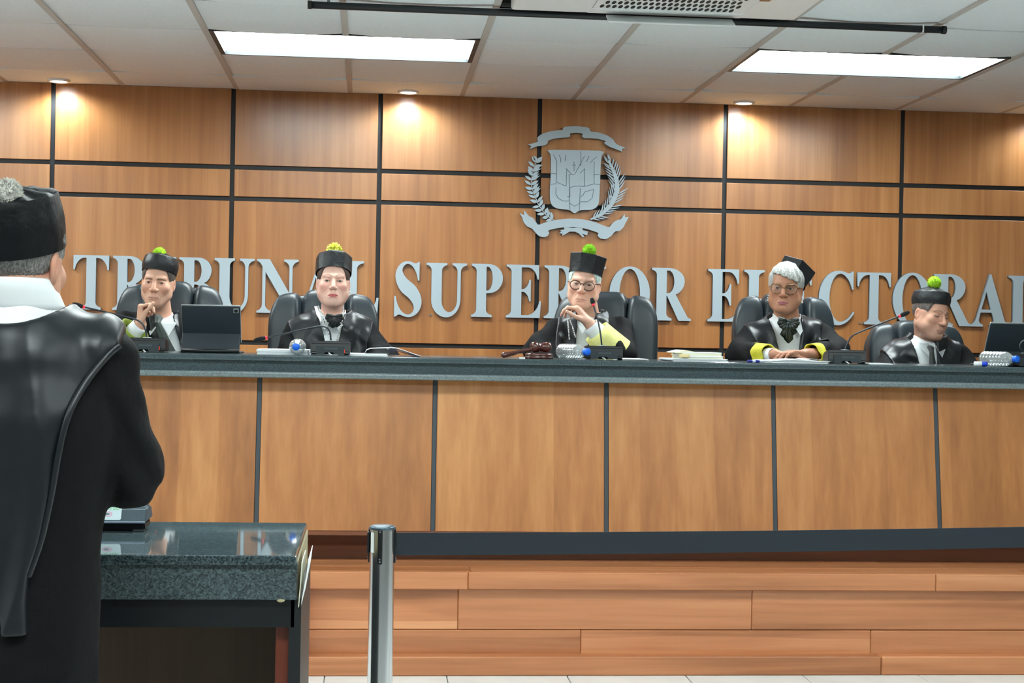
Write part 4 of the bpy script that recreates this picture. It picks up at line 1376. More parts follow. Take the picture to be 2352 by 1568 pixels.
def build_headwear(root, Rm, s, Hc, cfg, h):
    # hair
    hk = cfg.get('hair', 'short')
    hc = h.get('hair', (70, 60, 54))
    hm = hair_mat(hc)
    if hk != 'none':
        off = {'short': .0065, 'full': .013, 'back': .009}[hk]
        lowf, lowb = cfg.get('hair_low', (-.012, -.062))
        def hair(x, y, z):
            X = x / h.get('wide', 1.0)
            d = s_ell(X, y - .012, z - .033, .072 + off, .094 + off * .9, .082 + off * 1.3)
            th = np.arctan2(x, -y)
            if hk == 'full':
                d = d + .002 * np.sin(th * 20 + z * 50 + 3 * np.sin(x * 40)) + .0012 * np.sin(x * 160 + z * 90)
                # fringe swept from one side; ears stay free
                zl = np.where(y < -.045, .058 - .35 * np.clip(x + .01, -.05, .09) + .003 * np.sin(x * 210), np.where(y < .01, .004, -.035))
                zl = np.clip(zl, -.04, .07)
                d = smax(d, zl - z, .006)
            elif hk == 'back':
                d = d + .0012 * np.sin(th * 90 + 8 * np.sin(z * 60)) + .001 * np.sin(th * 47 + z * 120)
                d = np.maximum(d, z - .06)
                t = np.clip((y + .02) / .08, 0, 1)
                d = smax(d, (lowf + (lowb - lowf) * t + .004 * np.sin(th * 26)) - z, .012)
                d = smax(d, -(y + .045), .006)
            else:
                d = d + .0008 * np.sin(th * 70 + z * 200)
                t = np.clip((y - .015) / .05, 0, 1)
                d = smax(d, (lowf + (lowb - lowf) * t) - z, .008)
                d = smax(d, -(y + .05 + .25 * np.clip(z - .03, -.05, .1)), .005)
            return d
        V, Q = surface_net(hair, np.arange(-.11, .11, .003, dtype=f32), np.arange(-.13, .14, .003, dtype=f32), np.arange(-.1, .15, .003, dtype=f32))
        me = np_mesh('hair', V, Q, hm)
        obj('hair', place(me, Rm, s, Hc), None, root)
    # cap
    k = cfg['cap']
    cb = cap_bm(**k['shape'])
    Tm = Matrix.Translation(k['at']) @ Matrix.Rotation(math.radians(k['tilt'][0]), 4, 'X') @ Matrix.Rotation(math.radians(k['tilt'][1]), 4, 'Y') @ Matrix.Rotation(math.radians(k['tilt'][2]), 4, 'Z')
    bmesh.ops.transform(cb, matrix=Tm, verts=cb.verts)
    co = obj('cap', place(cb, Rm, s, Hc), CAPCLOTH, root, True)
    co['label'] = k.get('label', 'black satin judicial cap')
    if hasattr(co.data, 'set_sharp_from_angle'):
        co.data.set_sharp_from_angle(angle=math.radians(32))
    if 'pom' in k:
        p = k['pom']
        pb = pompon_bm(p['r'], p.get('n', 420), seed=3, petals=p.get('petals', False), w=p.get('w', .0022))
        bmesh.ops.transform(pb, matrix=Tm @ Matrix.Translation(p['at']), verts=pb.verts)
        pc = p['col']
        pm = obj('pompon', place(pb, Rm, s, Hc), mat('pompon_%d_%d_%d' % pc, pc, .9, noise=(120, tuple(int(v * .82) for v in pc), 3)))
        pm.parent = co
    if 'glasses' in cfg:
        g = cfg['glasses']
        r_, l_, t_ = glasses_parts(g['kind'])
        gm = mat('frame_' + g['kind'], g['col'], .3, noise=(110, g['col2'], 2))
        ro = obj('glasses', place(r_, Rm, s, Hc), gm, root, True)
        lo = obj('lens', place(l_, Rm, s, Hc), LENS); lo.parent = ro
        to = obj('temple', place(t_, Rm, s, Hc), gm); to.parent = ro
    if 'earring' in cfg:
        for sd in (-1, 1):
            b = bmesh.new()
            for n_, (zz_, r_) in enumerate(cfg['earring']):
                bm2 = bmesh.new(); bmesh.ops.create_icosphere(bm2, subdivisions=2, radius=r_)
                merge_bm(b, bm2, Matrix.Translation((sd * .081 * h.get('wide', 1), .0, zz_)))
            obj('earring', place(b, Rm, s, Hc), mat('pearl', (226, 224, 214), .25), root, True)

# ================================================================== the five judges
JY = 7.14
GREEN, LIME = (168, 218, 40), (242, 242, 116)
RELAX = [(25, 30, 20)] * 4
TH0 = (.6, .8, .2, .1, 1, .1)
LAPHAND = dict(F=(0, -1, -.2), N=(0, 0, -1), curl=RELAX, thumb=TH0, side=1)

J1 = make_person('man in black robe and cap with green pompon, fist on his chin, beside the tablet', dict(
    rot=(-3, 4, 4), eyes=(356, 649, JY - .08), s=.93,
    head=dict(skin=(214, 166, 142), jaw=.97, nose=1.12, brow=(50, 40, 34), brow_w=.005, brow_arch=.6, brow_z=.0155, eye=.66, hair=(64, 56, 52), lips=(178, 116, 106), lip_amt=.5, lip=.8, stubble=(150, 130, 122), blush_amt=.25, gaze=(.05, .0), fold=1.6, mouth_dz=-.001, liner=.8),
    SL=(287, 750, JY + .04), SR=(432, 760, JY + .06), EL=(272, 802, JY - .12), WL=(323, 745, JY - .175), ER=(470, 838, JY + .0), WR=(440, 850, JY - .22),
    handL=dict(F=(-.02, .10, 1), N=(1, .05, .1), curl=[(75, 55, 30), (78, 60, 35), (82, 65, 40), (88, 70, 45)], thumb=(.2, .9, .5, .1, .8, .7), side=-1, s=.86),
    handR=LAPHAND, neck_dx=.015, neck_r=.049, cap=dict(shape=dict(n=8, blend=.25, h=.074, flare=.95, dome=.018, rx=.083, ry=.1, pleat=.002, puff=.07), at=(.0, .012, .044), tilt=(-13, 3, 0), label='black satin cap with a soft puffed crown',
        pom=dict(r=.034, at=(-.010, -.02, .089), col=GREEN)),
    hair='short', hair_low=(-.02, -.06), open=((369, 712, 20), (401, 805, 16)), satin=((336, 715), (352, 800), (398, 705), (425, 800)), slv_end=(.3, .8), ph=.3, collar_dx=.015))

J2 = make_person('woman in black robe and cap with yellow-green pompon, facing straight ahead', dict(
    rot=(2, -4, 1), eyes=(766, 645, JY - .08), s=.95,
    head=dict(skin=(232, 186, 168), jaw=.98, fat=.45, nose=.98, brow=(120, 84, 64), brow_w=.003, brow_arch=1.7, brow_z=.0205, eye=.74, hair=(60, 46, 40), lips=(206, 84, 92), lip=1.05, lip_amt=.9, blush=(226, 140, 130), blush_amt=.45, gaze=(0, -.12), liner=.8, wide=1.0, iris=(70, 60, 50), mouth_dz=.0015),
    SL=(686, 762, JY + .02), SR=(834, 762, JY + .02), EL=(655, 856, JY - .05), ER=(880, 836, JY - .06), WL=(712, 880, JY - .28), WR=(830, 880, JY - .28), mid=(757, 750, JY + .02),
    handL=LAPHAND, handR=LAPHAND, hand_fine=False, neck_dx=.012, neck_r=.05,
    cap=dict(shape=dict(n=8, blend=.75, h=.082, flare=.99, dome=.022, rx=.086, ry=.1, rot=.2), at=(0, .012, .042), tilt=(-17, 0, 0), label='black satin cap with sharp vertical creases',
        pom=dict(r=.041, at=(0, -.01, .117), col=LIME, n=260, petals=True)),
    hair='short', hair_low=(-.0, -.055), earring=[(-.042, .0045), (-.05, .003)], open=((758, 705, 36), (763, 785, 16)), satin=((652, 728), (676, 785), (862, 728), (846, 785)), ph=1.1, fold=.006, col_tip=.03, col_len=.06))

J3 = make_person('man in glasses and black robe, chin on his hand, pale yellow cuff', dict(
    rot=(-14, 3, 5), eyes=(1338, 653, JY - .08), s=.95,
    head=dict(skin=(220, 172, 150), jaw=1.0, fat=.35, nose=1.12, brow=(150, 130, 118), brow_amt=.45, eye=.68, hair=(150, 164, 160), lips=(186, 124, 112), lip_amt=.45, lip=.75, blush_amt=.35, gaze=(.1, .05), fold=2.0, mouth_dz=-.001, liner=.6),
    SL=(1276, 768, JY + .07), SR=(1424, 760, JY + .07), EL=(1246, 806, JY - .04), WL=(1285, 850, JY - .22), ER=(1418, 815, JY - .14), WR=(1352, 741, JY - .165), mid=(1349, 752, JY + .07),
    handL=LAPHAND,
    handR=dict(F=(-.62, .12, .80), N=(-.75, .25, -.55), curl=[(45, 40, 25), (50, 45, 25), (55, 45, 30), (60, 50, 30)], thumb=(.7, .7, .3, .2, .9, .4), side=1, s=.92),
    neck_dx=.0, neck_r=.055, cap=dict(shape=dict(n=8, blend=.9, h=.09, flare=1.11, dome=.004, rx=.083, ry=.1, rot=.25), at=(.0, .012, .046), tilt=(-9, 3, 0), label='stiff black six-sided cap, wider at the top',
        pom=dict(r=.035, at=(-.0, -.01, .116), col=(140, 208, 28), n=520)),
    hair='short', hair_low=(-.012, -.06), glasses=dict(kind='round', col=(48, 34, 28), col2=(74, 50, 38)),
    open=((1352, 712, 24), (1336, 800, 14)), satin=((1290, 722), (1268, 800), (1408, 715), (1388, 800)), slv_end=(.8, .22), ph=2.3))

J4 = make_person('woman with short grey hair, cat-eye glasses and black bow, hands folded on papers', dict(
    rot=(-21, 2, 3), eyes=(1801, 662, JY - .08), s=.95,
    head=dict(skin=(184, 132, 106), hand_skin=(176, 124, 100), jaw=1.0, fat=.9, nose=1.12, brow=(90, 66, 56), brow_amt=.4, eye=.85, hair=(138, 139, 137), lips=(160, 84, 104), lip=1.15, lip_amt=.85, blush=(168, 96, 76), blush_amt=.4, gaze=(-.15, .0), liner=.7, wide=1.02),
    SL=(1726, 776, JY + .03), SR=(1882, 772, JY + .03), EL=(1704, 818, JY - .06), ER=(1916, 814, JY - .06), WL=(1780, 815, JY - .36), WR=(1850, 814, JY - .36), mid=(1804, 758, JY + .03),
    handL=dict(F=(1, -.25, -.02), N=(0, -.15, -1), curl=[(12, 18, 14)] * 4, thumb=(.5, 1, .1, .2, 1, .1), side=1, s=.9),
    handR=dict(F=(-1, -.35, .10), N=(0, -.1, -1), curl=[(16, 22, 18)] * 4, thumb=(.5, 1, .2, .2, 1, .2), side=-1, s=.9),
    neck_dx=.008, neck_r=.055, cap=dict(shape=dict(n=6, blend=1.0, h=.085, flare=1.12, dome=.0, rx=.082, ry=.088, rot=.2), at=(.014, .046, .034), tilt=(-30, 20, 0), label='black six-cornered cap set far back on the head'),
    hair='full', glasses=dict(kind='cat', col=(84, 56, 36), col2=(164, 124, 80)), earring=[(-.04, .004), (-.052, .0045), (-.064, .0055)],
    open=((1811, 716, 42), (1815, 812, 24)), satin=((1722, 744), (1748, 806), (1900, 742), (1880, 812)), slv_end=(.5, .5), ph=3.4, fold=.006, col_tip=.026, col_len=.07, sleeve=.058))

J5 = make_person('man in black robe and tie looking down to the side, cap with green pompon', dict(
    rot=(24, 10, 8), eyes=(2163, 727, JY - .08), s=.95,
    head=dict(skin=(216, 164, 140), jaw=1.02, fat=.5, nose=1.05, brow=(96, 72, 60), brow_amt=.6, eye=.2, eye_dz=-.002, hair=(80, 72, 68), lips=(178, 108, 100), lip=.95, lip_amt=.55, blush_amt=.2, gaze=(.1, -.4), stubble=(170, 140, 126), liner=.95),
    SL=(2060, 818, JY + .04), SR=(2198, 822, JY + .04), EL=(2030, 872, JY - .02), ER=(2232, 874, JY - .02), WL=(2090, 890, JY - .28), WR=(2190, 890, JY - .28), mid=(2128, 806, JY + .04),
    handL=LAPHAND, handR=LAPHAND, hand_fine=False, neck_dx=.01, neck_r=.055,
    cap=dict(shape=dict(n=8, blend=.2, h=.062, flare=.95, dome=.020, rx=.083, ry=.1, pleat=.003, puff=.06), at=(0, .014, .044), tilt=(-10, -2, 0), label='soft black satin cap with a puffed crown',
        pom=dict(r=.036, at=(-.0, -.012, .108), col=(164, 214, 40))),
    hair='short', hair_low=(-.018, -.06), open=((2127, 765, 30), (2137, 842, 22)), satin=((2036, 795), (2056, 842), (2222, 800), (2212, 842)), ph=4.6, fold=.005, hip_z=.9, col_tip=.028, collar_dx=-.01))

# ------------------------------------------------------------------ neckwear, cuffs, cords
TIE_G = mat('tie_green', (20, 38, 32), .5, sheen=.2)
TIE_K = mat('tie_black', (18, 22, 23), .5, sheen=.2)
def strip(name, pts, widths, m, root, th=.006):
    """a flat hanging strip facing the viewer side, points in world"""
    b = bmesh.new()
    rows = []
    for p, w in zip(pts, widths):
        p = Vector(p)
        rows.append([b.verts.new(p + Vector((-w, 0, 0))), b.verts.new(p + Vector((0, -th, 0))), b.verts.new(p + Vector((w, 0, 0))), b.verts.new(p + Vector((0, th * .6, 0)))])
    for A, B in zip(rows[:-1], rows[1:]):
        for k in range(4):
            b.faces.new((A[k], A[(k + 1) % 4], B[(k + 1) % 4], B[k]))
    b.faces.new(rows[0]); b.faces.new(rows[-1])
    bmesh.ops.recalc_face_normals(b, faces=b.faces[:])
    return obj(name, b, m, root)
YT = JY - .12
def pp(px, py, Y): return P(px, py, Y)
# ties
k = strip('tie', [pp(362, 722, JY - .085), pp(366, 730, JY - .105), pp(362, 740, JY - .125), pp(376, 775, JY - .145), pp(390, 806, JY - .15), pp(398, 830, JY - .15)], [.008, .018, .013, .021, .026, .028], TIE_G, J1['root'])
strip('tie', [pp(2136, 793, JY - .075), pp(2137, 797, JY - .096), pp(2140, 808, JY - .112), pp(2142, 835, JY - .128), pp(2143, 870, JY - .135)], [.010, .017, .011, .017, .020], TIE_K, J5['root'])
# J2 black bow of the blouse
def bow(root, cx, cy, Y, sc, tails, m):
    c = P(cx, cy, Y)
    g = bmesh.new()
    kb = bmesh.new(); bmesh.ops.create_uvsphere(kb, u_segments=16, v_segments=12, radius=.014 * sc)
    merge_bm(g, kb, Matrix.Translation(c))
    for sd in (-1, 1):
        for i in range(5):
            a = math.radians(-18 + i * 22) * -1
            L = (.058 - .004 * abs(i - 1)) * sc
            dirv = Vector((sd * math.cos(a), -.25, math.sin(a) - .05)).normalized()
            side_ = Vector((-dirv.z * sd, 0, dirv.x * sd))
            path_ = [c, c + dirv * L * .5 + Vector((0, -.012, 0)) * sc, c + dirv * L + Vector((0, -.006, 0)) * sc]
            merge_bm(g, tube_bm(path_, lambda t, s_=sc: (.005 + .0085 * math.sin(math.pi * min(1, t * .75 + .1))) * s_, 10, smooth_path=2))
    for (dx, dz, w0, w1) in tails:
        n = 7
        rows = []
        for i in range(n + 1):
            t = i / n
            ctr = c + Vector((dx * t, -.008 - .012 * math.sin(t * 3) * sc, dz * t)) * 1
            w = w0 + (w1 - w0) * math.sin(t * math.pi * .5)
            if i == n: w *= .15
            row = []
            for q in range(9):
                u = q / 8 * 2 - 1
                row.append(g.verts.new(ctr + Vector((u * w, .006 * math.cos(u * 7 + dx * 90), abs(u) * w * .3 * t))))
            rows.append(row)
        for A, B in zip(rows[:-1], rows[1:]):
            for q in range(8):
                g.faces.new((A[q], A[q + 1], B[q + 1], B[q]))
    return obj('bow', g, m, root, True)
BOW4 = mat('bow_satin', (22, 34, 34), .3, spec=.7)
bow(J4['root'], 1809, 739, JY - .135, .9, [(-.016, -.075, .010, .026), (.020, -.062, .010, .024), (.004, -.098, .010, .022)], BOW4)
bow(J2['root'], 768, 728, JY - .125, .72, [(-.006, -.05, .012, .022), (.012, -.045, .012, .02)], TIE_K)

# striped cords with pendant (second and third judge)
CORD = mat('striped_cord', (30, 32, 34), .5, noise=(260, (225, 225, 222), 0))
def cord(root, pts):
    obj('cord', tube_bm([P(*q) for q in pts], .0032, 8, smooth_path=2), CORD, root, True)
cord(J2['root'], [(731, 703, JY - .06), (738, 722, JY - .125), (748, 745, JY - .15), (757, 768, JY - .165), (764, 790, JY - .17)])
cord(J2['root'], [(788, 703, JY - .06), (788, 725, JY - .125), (784, 745, JY - .15), (777, 770, JY - .165), (772, 790, JY - .17)])
cord(J3['root'], [(1309, 735, JY - .10), (1315, 750, JY - .125), (1322, 775, JY - .14)])
cord(J3['root'], [(1304, 735, JY - .10), (1306, 755, JY - .125), (1308, 780, JY - .14)])
# white inner edge of the second judge's facing
strip('lapel_edge', [pp(725, 703, JY - .05), pp(731, 722, JY - .115), pp(737, 738, JY - .135)], [.006, .008, .003], SHIRT, J2['root'], .003)
strip('lapel_edge', [pp(751, 770, JY - .15), pp(753, 785, JY - .155)], [.014, .012], SHIRT, J2['root'], .003)

# sleeve cuffs
def cuff(root, E, W, t0, t1, r0_, r1_, m, name='cuff', wob=.12, ph=0.0, inner=True):
    A = Vector(E).lerp(Vector(W), t0); B = Vector(E).lerp(Vector(W), t1)
    ax = (B - A).normalized(); u = ax.orthogonal().normalized(); w = ax.cross(u)
    b = bmesh.new()
    n = 36
    rows = []
    prof = [(0, r0_), (.33, r0_ + (r1_ - r0_) * .35), (.66, r0_ + (r1_ - r0_) * .7), (1, r1_), (1.0, r1_ * .9), (.4, r0_ * .8)]
    for t, r in prof:
        row = []
        for k in range(n):
            a = 2 * math.pi * k / n
            rr = r * (1 + wob * t * math.sin(3 * a + ph) + wob * .5 * math.sin(5 * a + 2 * ph) * t)
            row.append(b.verts.new(A + (B - A) * t + (u * math.cos(a) + w * math.sin(a)) * rr))
        rows.append(row)
    for R0, R1 in zip(rows[:-1], rows[1:]):
        for k in range(n):
            b.faces.new((R0[k], R0[(k + 1) % n], R1[(k + 1) % n], R1[k]))
    bmesh.ops.recalc_face_normals(b, faces=b.faces[:])
    return obj(name, b, m, root, True)
OLIVE = mat('cuff_olive', (128, 146, 40), .7, sheen=.2)
YELL = mat('cuff_pale_yellow', (230, 228, 150), .7, noise=(18, (220, 216, 130), 2))
YELL2 = mat('cuff_yellow', (196, 188, 40), .65, noise=(18, (214, 206, 70), 2))
o = cuff(J1['root'], J1['E'][0], J1['W'][0], .12, .78, .074, .066, OLIVE, wob=.06, ph=1); o['label'] = 'olive green sleeve cuff'
cuff(J1['root'], J1['E'][0], J1['W'][0], .6, .98, .040, .034, SHIRT, 'shirt_cuff', .04)
o = cuff(J3['root'], J3['E'][1], J3['W'][1], .05, .72, .084, .060, YELL, wob=.06, ph=2); o['label'] = 'pale yellow sleeve cuff'
cuff(J3['root'], J3['E'][1], J3['W'][1], .6, .93, .046, .038, SHIRT, 'shirt_cuff', .04)
o = cuff(J4['root'], J4['E'][0], J4['W'][0], .40, .86, .060, .048, YELL2, wob=.12, ph=.5); o['label'] = 'bright yellow sleeve cuff'
cuff(J4['root'], J4['E'][0], J4['W'][0], .8, .97, .033, .03, SHIRT, 'shirt_cuff', .04)
o = cuff(J4['root'], J4['E'][1], J4['W'][1], .40, .80, .056, .046, YELL2, wob=.12, ph=1.5); o['label'] = 'bright yellow sleeve cuff'

# ================================================================== leather chairs
def pillow_bm(w, d, h, ex=3.2, n=14, crown=.0):
    """soft padded block: a superellipsoid, w x d x h, centred"""
    b = bmesh.new()
    bmesh.ops.create_cube(b, size=2.0)
    bmesh.ops.subdivide_edges(b, edges=b.edges[:], cuts=n, use_grid_fill=True)
    for v in b.verts:
        c = v.co
        m = max(abs(c.x), abs(c.y), abs(c.z))
        nrm = (abs(c.x) ** ex + abs(c.y) ** ex + abs(c.z) ** ex) ** (1 / ex)
        c = c * (m / nrm)
        v.co = Vector((c.x * w / 2, c.y * d / 2, c.z * h / 2))
    return b
def chair_proto():
    root = empty('office_chair', (0, 0, 0))
    M_ = LEATHER
    H0 = .50                                    # bottom of the back above the ground
    Hb = .62
    def shaped(b, cx, cz, turn=0.0, lean=0.0, cy=0.0):
        bmesh.ops.rotate(b, cent=(0, 0, 0), matrix=Matrix.Rotation(turn, 3, 'Z'), verts=b.verts)
        bmesh.ops.translate(b, vec=(cx, cy, cz), verts=b.verts)
        # drop the outer top corners a little and round the shoulders
        for v in b.verts:
            t = max(0.0, (v.co.z - (H0 + Hb * .72)) / (Hb * .28))
            v.co.z -= .03 * t * (abs(v.co.x) / .25) ** 3
            v.co.x *= 1 - .10 * t * t * (abs(v.co.x) / .25) ** 2
            v.co.y += .10 * (v.co.z - H0)
        return b
    obj('back_cushion', shaped(pillow_bm(.215, .13, Hb, 5.5), 0, H0 + Hb / 2, cy=.02), M_, root, True)
    for sd in (-1, 1):
        obj('back_cushion', shaped(pillow_bm(.150, .14, Hb - .01, 4.6), sd * .172, H0 + Hb / 2 - .006, turn=sd * .22, cy=-.005), M_, root, True)
    sh_ = pillow_bm(.47, .07, Hb - .03, 5)
    obj('back_shell', shaped(sh_, 0, H0 + Hb / 2 - .01, cy=.075), M_, root, True)
    s_ = pillow_bm(.52, .50, .13, 3.4)
    bmesh.ops.translate(s_, vec=(0, -.24, .40), verts=s_.verts)
    obj('seat', s_, M_, root, True)
    for sd in (-1, 1):
        a = pillow_bm(.07, .30, .05, 3)
        bmesh.ops.translate(a, vec=(sd * .30, -.2, .635), verts=a.verts)
        ar = obj('armrest', a, M_, root, True)
        su = obj('arm_support', tube_bm([(sd * .30, -.08, .63), (sd * .31, -.1, .5), (sd * .26, -.12, .38)], .018, 10, smooth_path=2), PLASTIC, root, True)
    obj('gas_column', lathe_bm([(.0, .10), (.03, .10), (.03, .22), (.02, .225), (.02, .35), (0, .35)], 20, (0, -.22, 0)), PLASTIC, root, True)
    for k in range(5):
        a = 2 * math.pi * k / 5 + .3
        e = (.29 * math.cos(a), -.22 + .29 * math.sin(a), .06)
        lg = obj('base_leg', tube_bm([(0, -.22, .12), (.15 * math.cos(a), -.22 + .15 * math.sin(a), .095), e], .022, 8, .015), PLASTIC, root, True)
        ca = obj('caster', lathe_bm([(0, -.022), (.026, -.022), (.028, 0), (.026, .022), (0, .022)], 16, (e[0], e[1], .029), (math.sin(a), -math.cos(a), 0)), PLASTIC)
        ca.parent = lg
    return root
chair = chair_proto()
CHY = 7.36
ch_specs = [((397, 648), 0.0, 'black leather chair of the man beside the tablet, far left of the row', .495),
            ((746, 668), 0.03, 'black leather chair behind the woman with the yellow-green pompon', .51),
            ((1385, 672), -.30, 'black leather chair turned sideways behind the man with the gavel', .50),
            ((1794, 675), 0.0, 'black leather chair behind the woman with grey hair', .49),
            ((2100, 738), 0.05, 'low-set black leather chair behind the man looking down', .485)]
for i, ((px, py), rz, lab, wd_) in enumerate(ch_specs):
    o = chair if i == 0 else copy_tree(chair)
    top = P(px, py, CHY + .1)
    k_ = wd_ / .50
    # the lift under the seat sets the height: scale the lower part by moving the root and stretching in z
    hz = (top.z - PLAT_Z) / 1.115
    o.location = (top.x, CHY + (.02 if i != 4 else .04), PLAT_Z)
    o.scale = (k_, 1.0, hz)
    o.rotation_euler = (0, 0, rz)
    tag(o, lab, 'chair', 'black leather judges chairs')

# ================================================================== things on the counter
def on_top(px, Y):
    """x of a pixel column on the counter at depth Y"""
    return P(px, 820, Y).x
def mic_unit(px, Y, goose, head_tip, lab, rz=0.0, led=True):
    x = on_top(px, Y)
    o = empty('microphone_unit', (x, Y, TOP_Z), lab, 'microphone', 'desk microphone units')
    R_ = Matrix.Translation((x, Y, TOP_Z)) @ Matrix.Rotation(rz, 4, 'Z')
    # sloping console: side profile extruded across
    b = bmesh.new()
    prof = [(-.055, 0.004), (-.062, .012), (-.056, .050), (-.048, .058), (.05, .048), (.07, .03), (.072, .004)]
    hw_ = .079
    L_ = [b.verts.new((-hw_, p[0], p[1])) for p in prof]; R2 = [b.verts.new((hw_, p[0], p[1])) for p in prof]
    b.faces.new(L_); b.faces.new(R2[::-1])
    for i in range(len(prof)):
        j = (i + 1) % len(prof)
        b.faces.new((L_[i], R2[i], R2[j], L_[j]))
    bmesh.ops.recalc_face_normals(b, faces=b.faces[:])
    bmesh.ops.bevel(b, geom=b.edges[:], offset=.004, segments=2, affect='EDGES')
    bmesh.ops.transform(b, matrix=R_, verts=b.verts)
    obj('console', b, PLASTIC, o)
    # lighter face plate with a notch at the bottom
    pl = prism_bm([(-.056, .004), (-.026, .004), (-.020, .013), (.012, .013), (.018, .004), (.056, .004), (.056, .037), (-.056, .037)], -.0665, -.055)
    bmesh.ops.transform(pl, matrix=R_, verts=pl.verts)
    fp = obj('face_plate', pl, PLASTIC2, o)
    tm = text_mesh('SENNHEISER', .0095)
    tm.transform(R_ @ Matrix.Translation((.004, -.0669, .027)) @ Matrix.Rotation(math.radians(90), 4, 'X'))
    t = obj('lettering', tm, mat('grey_print', (92, 104, 108), .6)); t.parent = fp
    cb = tube_bm([R_ @ Vector((-.006, -.058, .009)), R_ @ Vector((-.002, -.072, .008)), R_ @ Vector((.001, -.075, .0035)), R_ @ Vector((.006, -.075, .0028))], .0026, 8, smooth_path=1)
    obj('cable_plug', cb, WHITE, o, True)
    if led:
        l = bbox_bm(.0565, .0582, -.0662, -.058, .010, .024, .0006)
        bmesh.ops.transform(l, matrix=R_, verts=l.verts)
        obj('red_light', l, mat('led_red', (235, 60, 30), .4, emit=.7), o)
    sk = lathe_bm([(0, .050), (.02, .050), (.019, .0585), (.008, .060), (0, .060)], 24)
    bmesh.ops.transform(sk, matrix=R_, verts=sk.verts)
    obj('socket', sk, mat('socket_grey', (150, 158, 160), .4), o, True)
    foot = Vector((x, Y, TOP_Z + .055))
    pts = [foot] + [P(*g) for g in goose]
    obj('gooseneck', tube_bm(pts, .0036, 10, smooth_path=2), mat('gooseneck', (58, 62, 66), .35, metal=.6), o, True)
    a, c = P(*goose[-1]), P(*head_tip)
    d = (c - a)
    L = d.length
    obj('light_ring', lathe_bm([(0, -.004), (.006, -.004), (.0068, .004), (0, .004)], 16, a, d), mat('ring_red', (206, 40, 60), .4, emit=.6), o, True)
    obj('microphone_head', lathe_bm([(0, .003), (.0065, .003), (.0095, L * .35), (.0095, L * .7), (.006, L * .97), (0, L)], 18, a, d), mat('mic_foam', (26, 24, 26), .9, bump=(600, .6, .002)), o, True)
    return o
MY = 6.40
mic_unit(337, MY, [(334, 755, MY), (327, 742, MY), (315, 734, MY), (293, 728, MY), (193, 705, MY)], (166, 697, MY), 'desk microphone bent left in front of the man beside the tablet')
mic_unit(759, MY, [(759, 763, MY), (752, 752, MY), (740, 748.5, MY), (722, 751, MY), (612, 775, MY + .03)], (583, 782, MY + .03), 'desk microphone bent low to the left in front of the second judge')
mic_unit(1382, MY, [(1379, 762, MY), (1372, 730, MY + .02), (1363, 700, MY + .04)], (1359, 684, MY + .05), 'desk microphone pointing straight up beside the water bottle and gavel', led=False)
mic_unit(1940, MY, [(1945, 791, MY), (1952, 776, MY), (1966, 765, MY), (2066, 726, MY)], (2089, 716, MY), 'desk microphone bent right between the fourth and fifth judge', rz=-.12, led=False)
mic_unit(2356, MY, [(2341, 800, MY), (2344, 786, MY), (2360, 778, MY), (2430, 760, MY)], (2455, 754, MY), 'desk microphone cut by the right edge of the view', led=False)

# tablets in keyboard cases
TAB = mat('tablet_case', (38, 47, 53), .55)
TABE = mat('tablet_edge', (170, 176, 178), .35, metal=.6)
def tablet(pxl, pxr, pytop, pycrease, Y, lab, group='tablets on stands'):
    """back of a tablet leaning towards us on a folding keyboard case"""
    xl_, xr_ = on_top(pxl, Y), on_top(pxr, Y)
    zt_ = P((pxl + pxr) / 2, pytop, Y - .05).z; zc = P((pxl + pxr) / 2, pycrease, Y + .01).z
    o = empty('tablet', ((xl_ + xr_) / 2, Y, TOP_Z), lab, 'tablet', group)
    def slab(p0, p1, th, m, nm, w0=0.0, parent=o, bev=.004):
        d = Vector((0, p1[0] - p0[0], p1[1] - p0[1])); L = d.length
        b = bbox_bm(xl_ + w0, xr_ - w0, -th / 2, th / 2, 0, L, min(bev, th * .45), 2)
        ang = math.atan2(p1[0] - p0[0], p1[1] - p0[1])
        bmesh.ops.transform(b, matrix=Matrix.Translation((0, p0[0], p0[1])) @ Matrix.Rotation(-ang, 4, 'X'), verts=b.verts)
        return obj(nm, b, m, parent)
    slab((Y + .03, zc - .035), (Y - .05, zt_), .007, TABE, 'tablet_body')
    slab((Y + .030, zc - .040), (Y - .0535, zt_ - .004), .0065, TAB, 'back_cover', .0015)
    slab((Y - .045, TOP_Z + .007), (Y + .008, zc + .001), .006, TAB, 'stand_flap', .002)
    obj('hinge', lathe_bm([(0, 0), (.008, 0), (.008, xr_ - xl_ - .01), (0, xr_ - xl_ - .01)], 16, (xl_ + .005, Y - .045, TOP_Z + .0085), (1, 0, 0)), PLASTIC, o, True)
    obj('keyboard_base', bbox_bm(xl_, xr_, Y - .045, Y + .17, TOP_Z + .0005, TOP_Z + .007, .002), TAB, o)
    n = Vector((0, -1, -.25)).normalized()
    c = Vector((xr_ - .018, Y - .052, zt_ - .022))
    cm = bbox_bm(-.011, .011, -.0015, .0015, -.011, .011, .0014, 2)
    bmesh.ops.transform(cm, matrix=Matrix.Translation(c + Vector((0, -.001, 0))) @ Matrix.Rotation(-math.atan2(-.064, zt_ - zc), 4, 'X'), verts=cm.verts)
    ca = obj('camera_bump', cm, mat('camera_grey', (120, 126, 128), .3), o)
    ln = lathe_bm([(0, 0), (.007, 0), (.007, .003), (0, .003)], 16, c + Vector((0, -.002, 0)), (0, -1, 0))
    l2 = obj('camera_lens', ln, mat('lens_black', (12, 14, 16), .1)); l2.parent = ca
    return o
t1 = tablet(417, 553, 700, 766, 6.50, 'dark tablet on a folding stand in front of the leftmost seated man')
t5 = tablet(2262, 2412, 741, 808, 6.56, 'black tablet on a stand cut off by the right edge of the view')
t1.rotation_euler = (0, 0, .0)

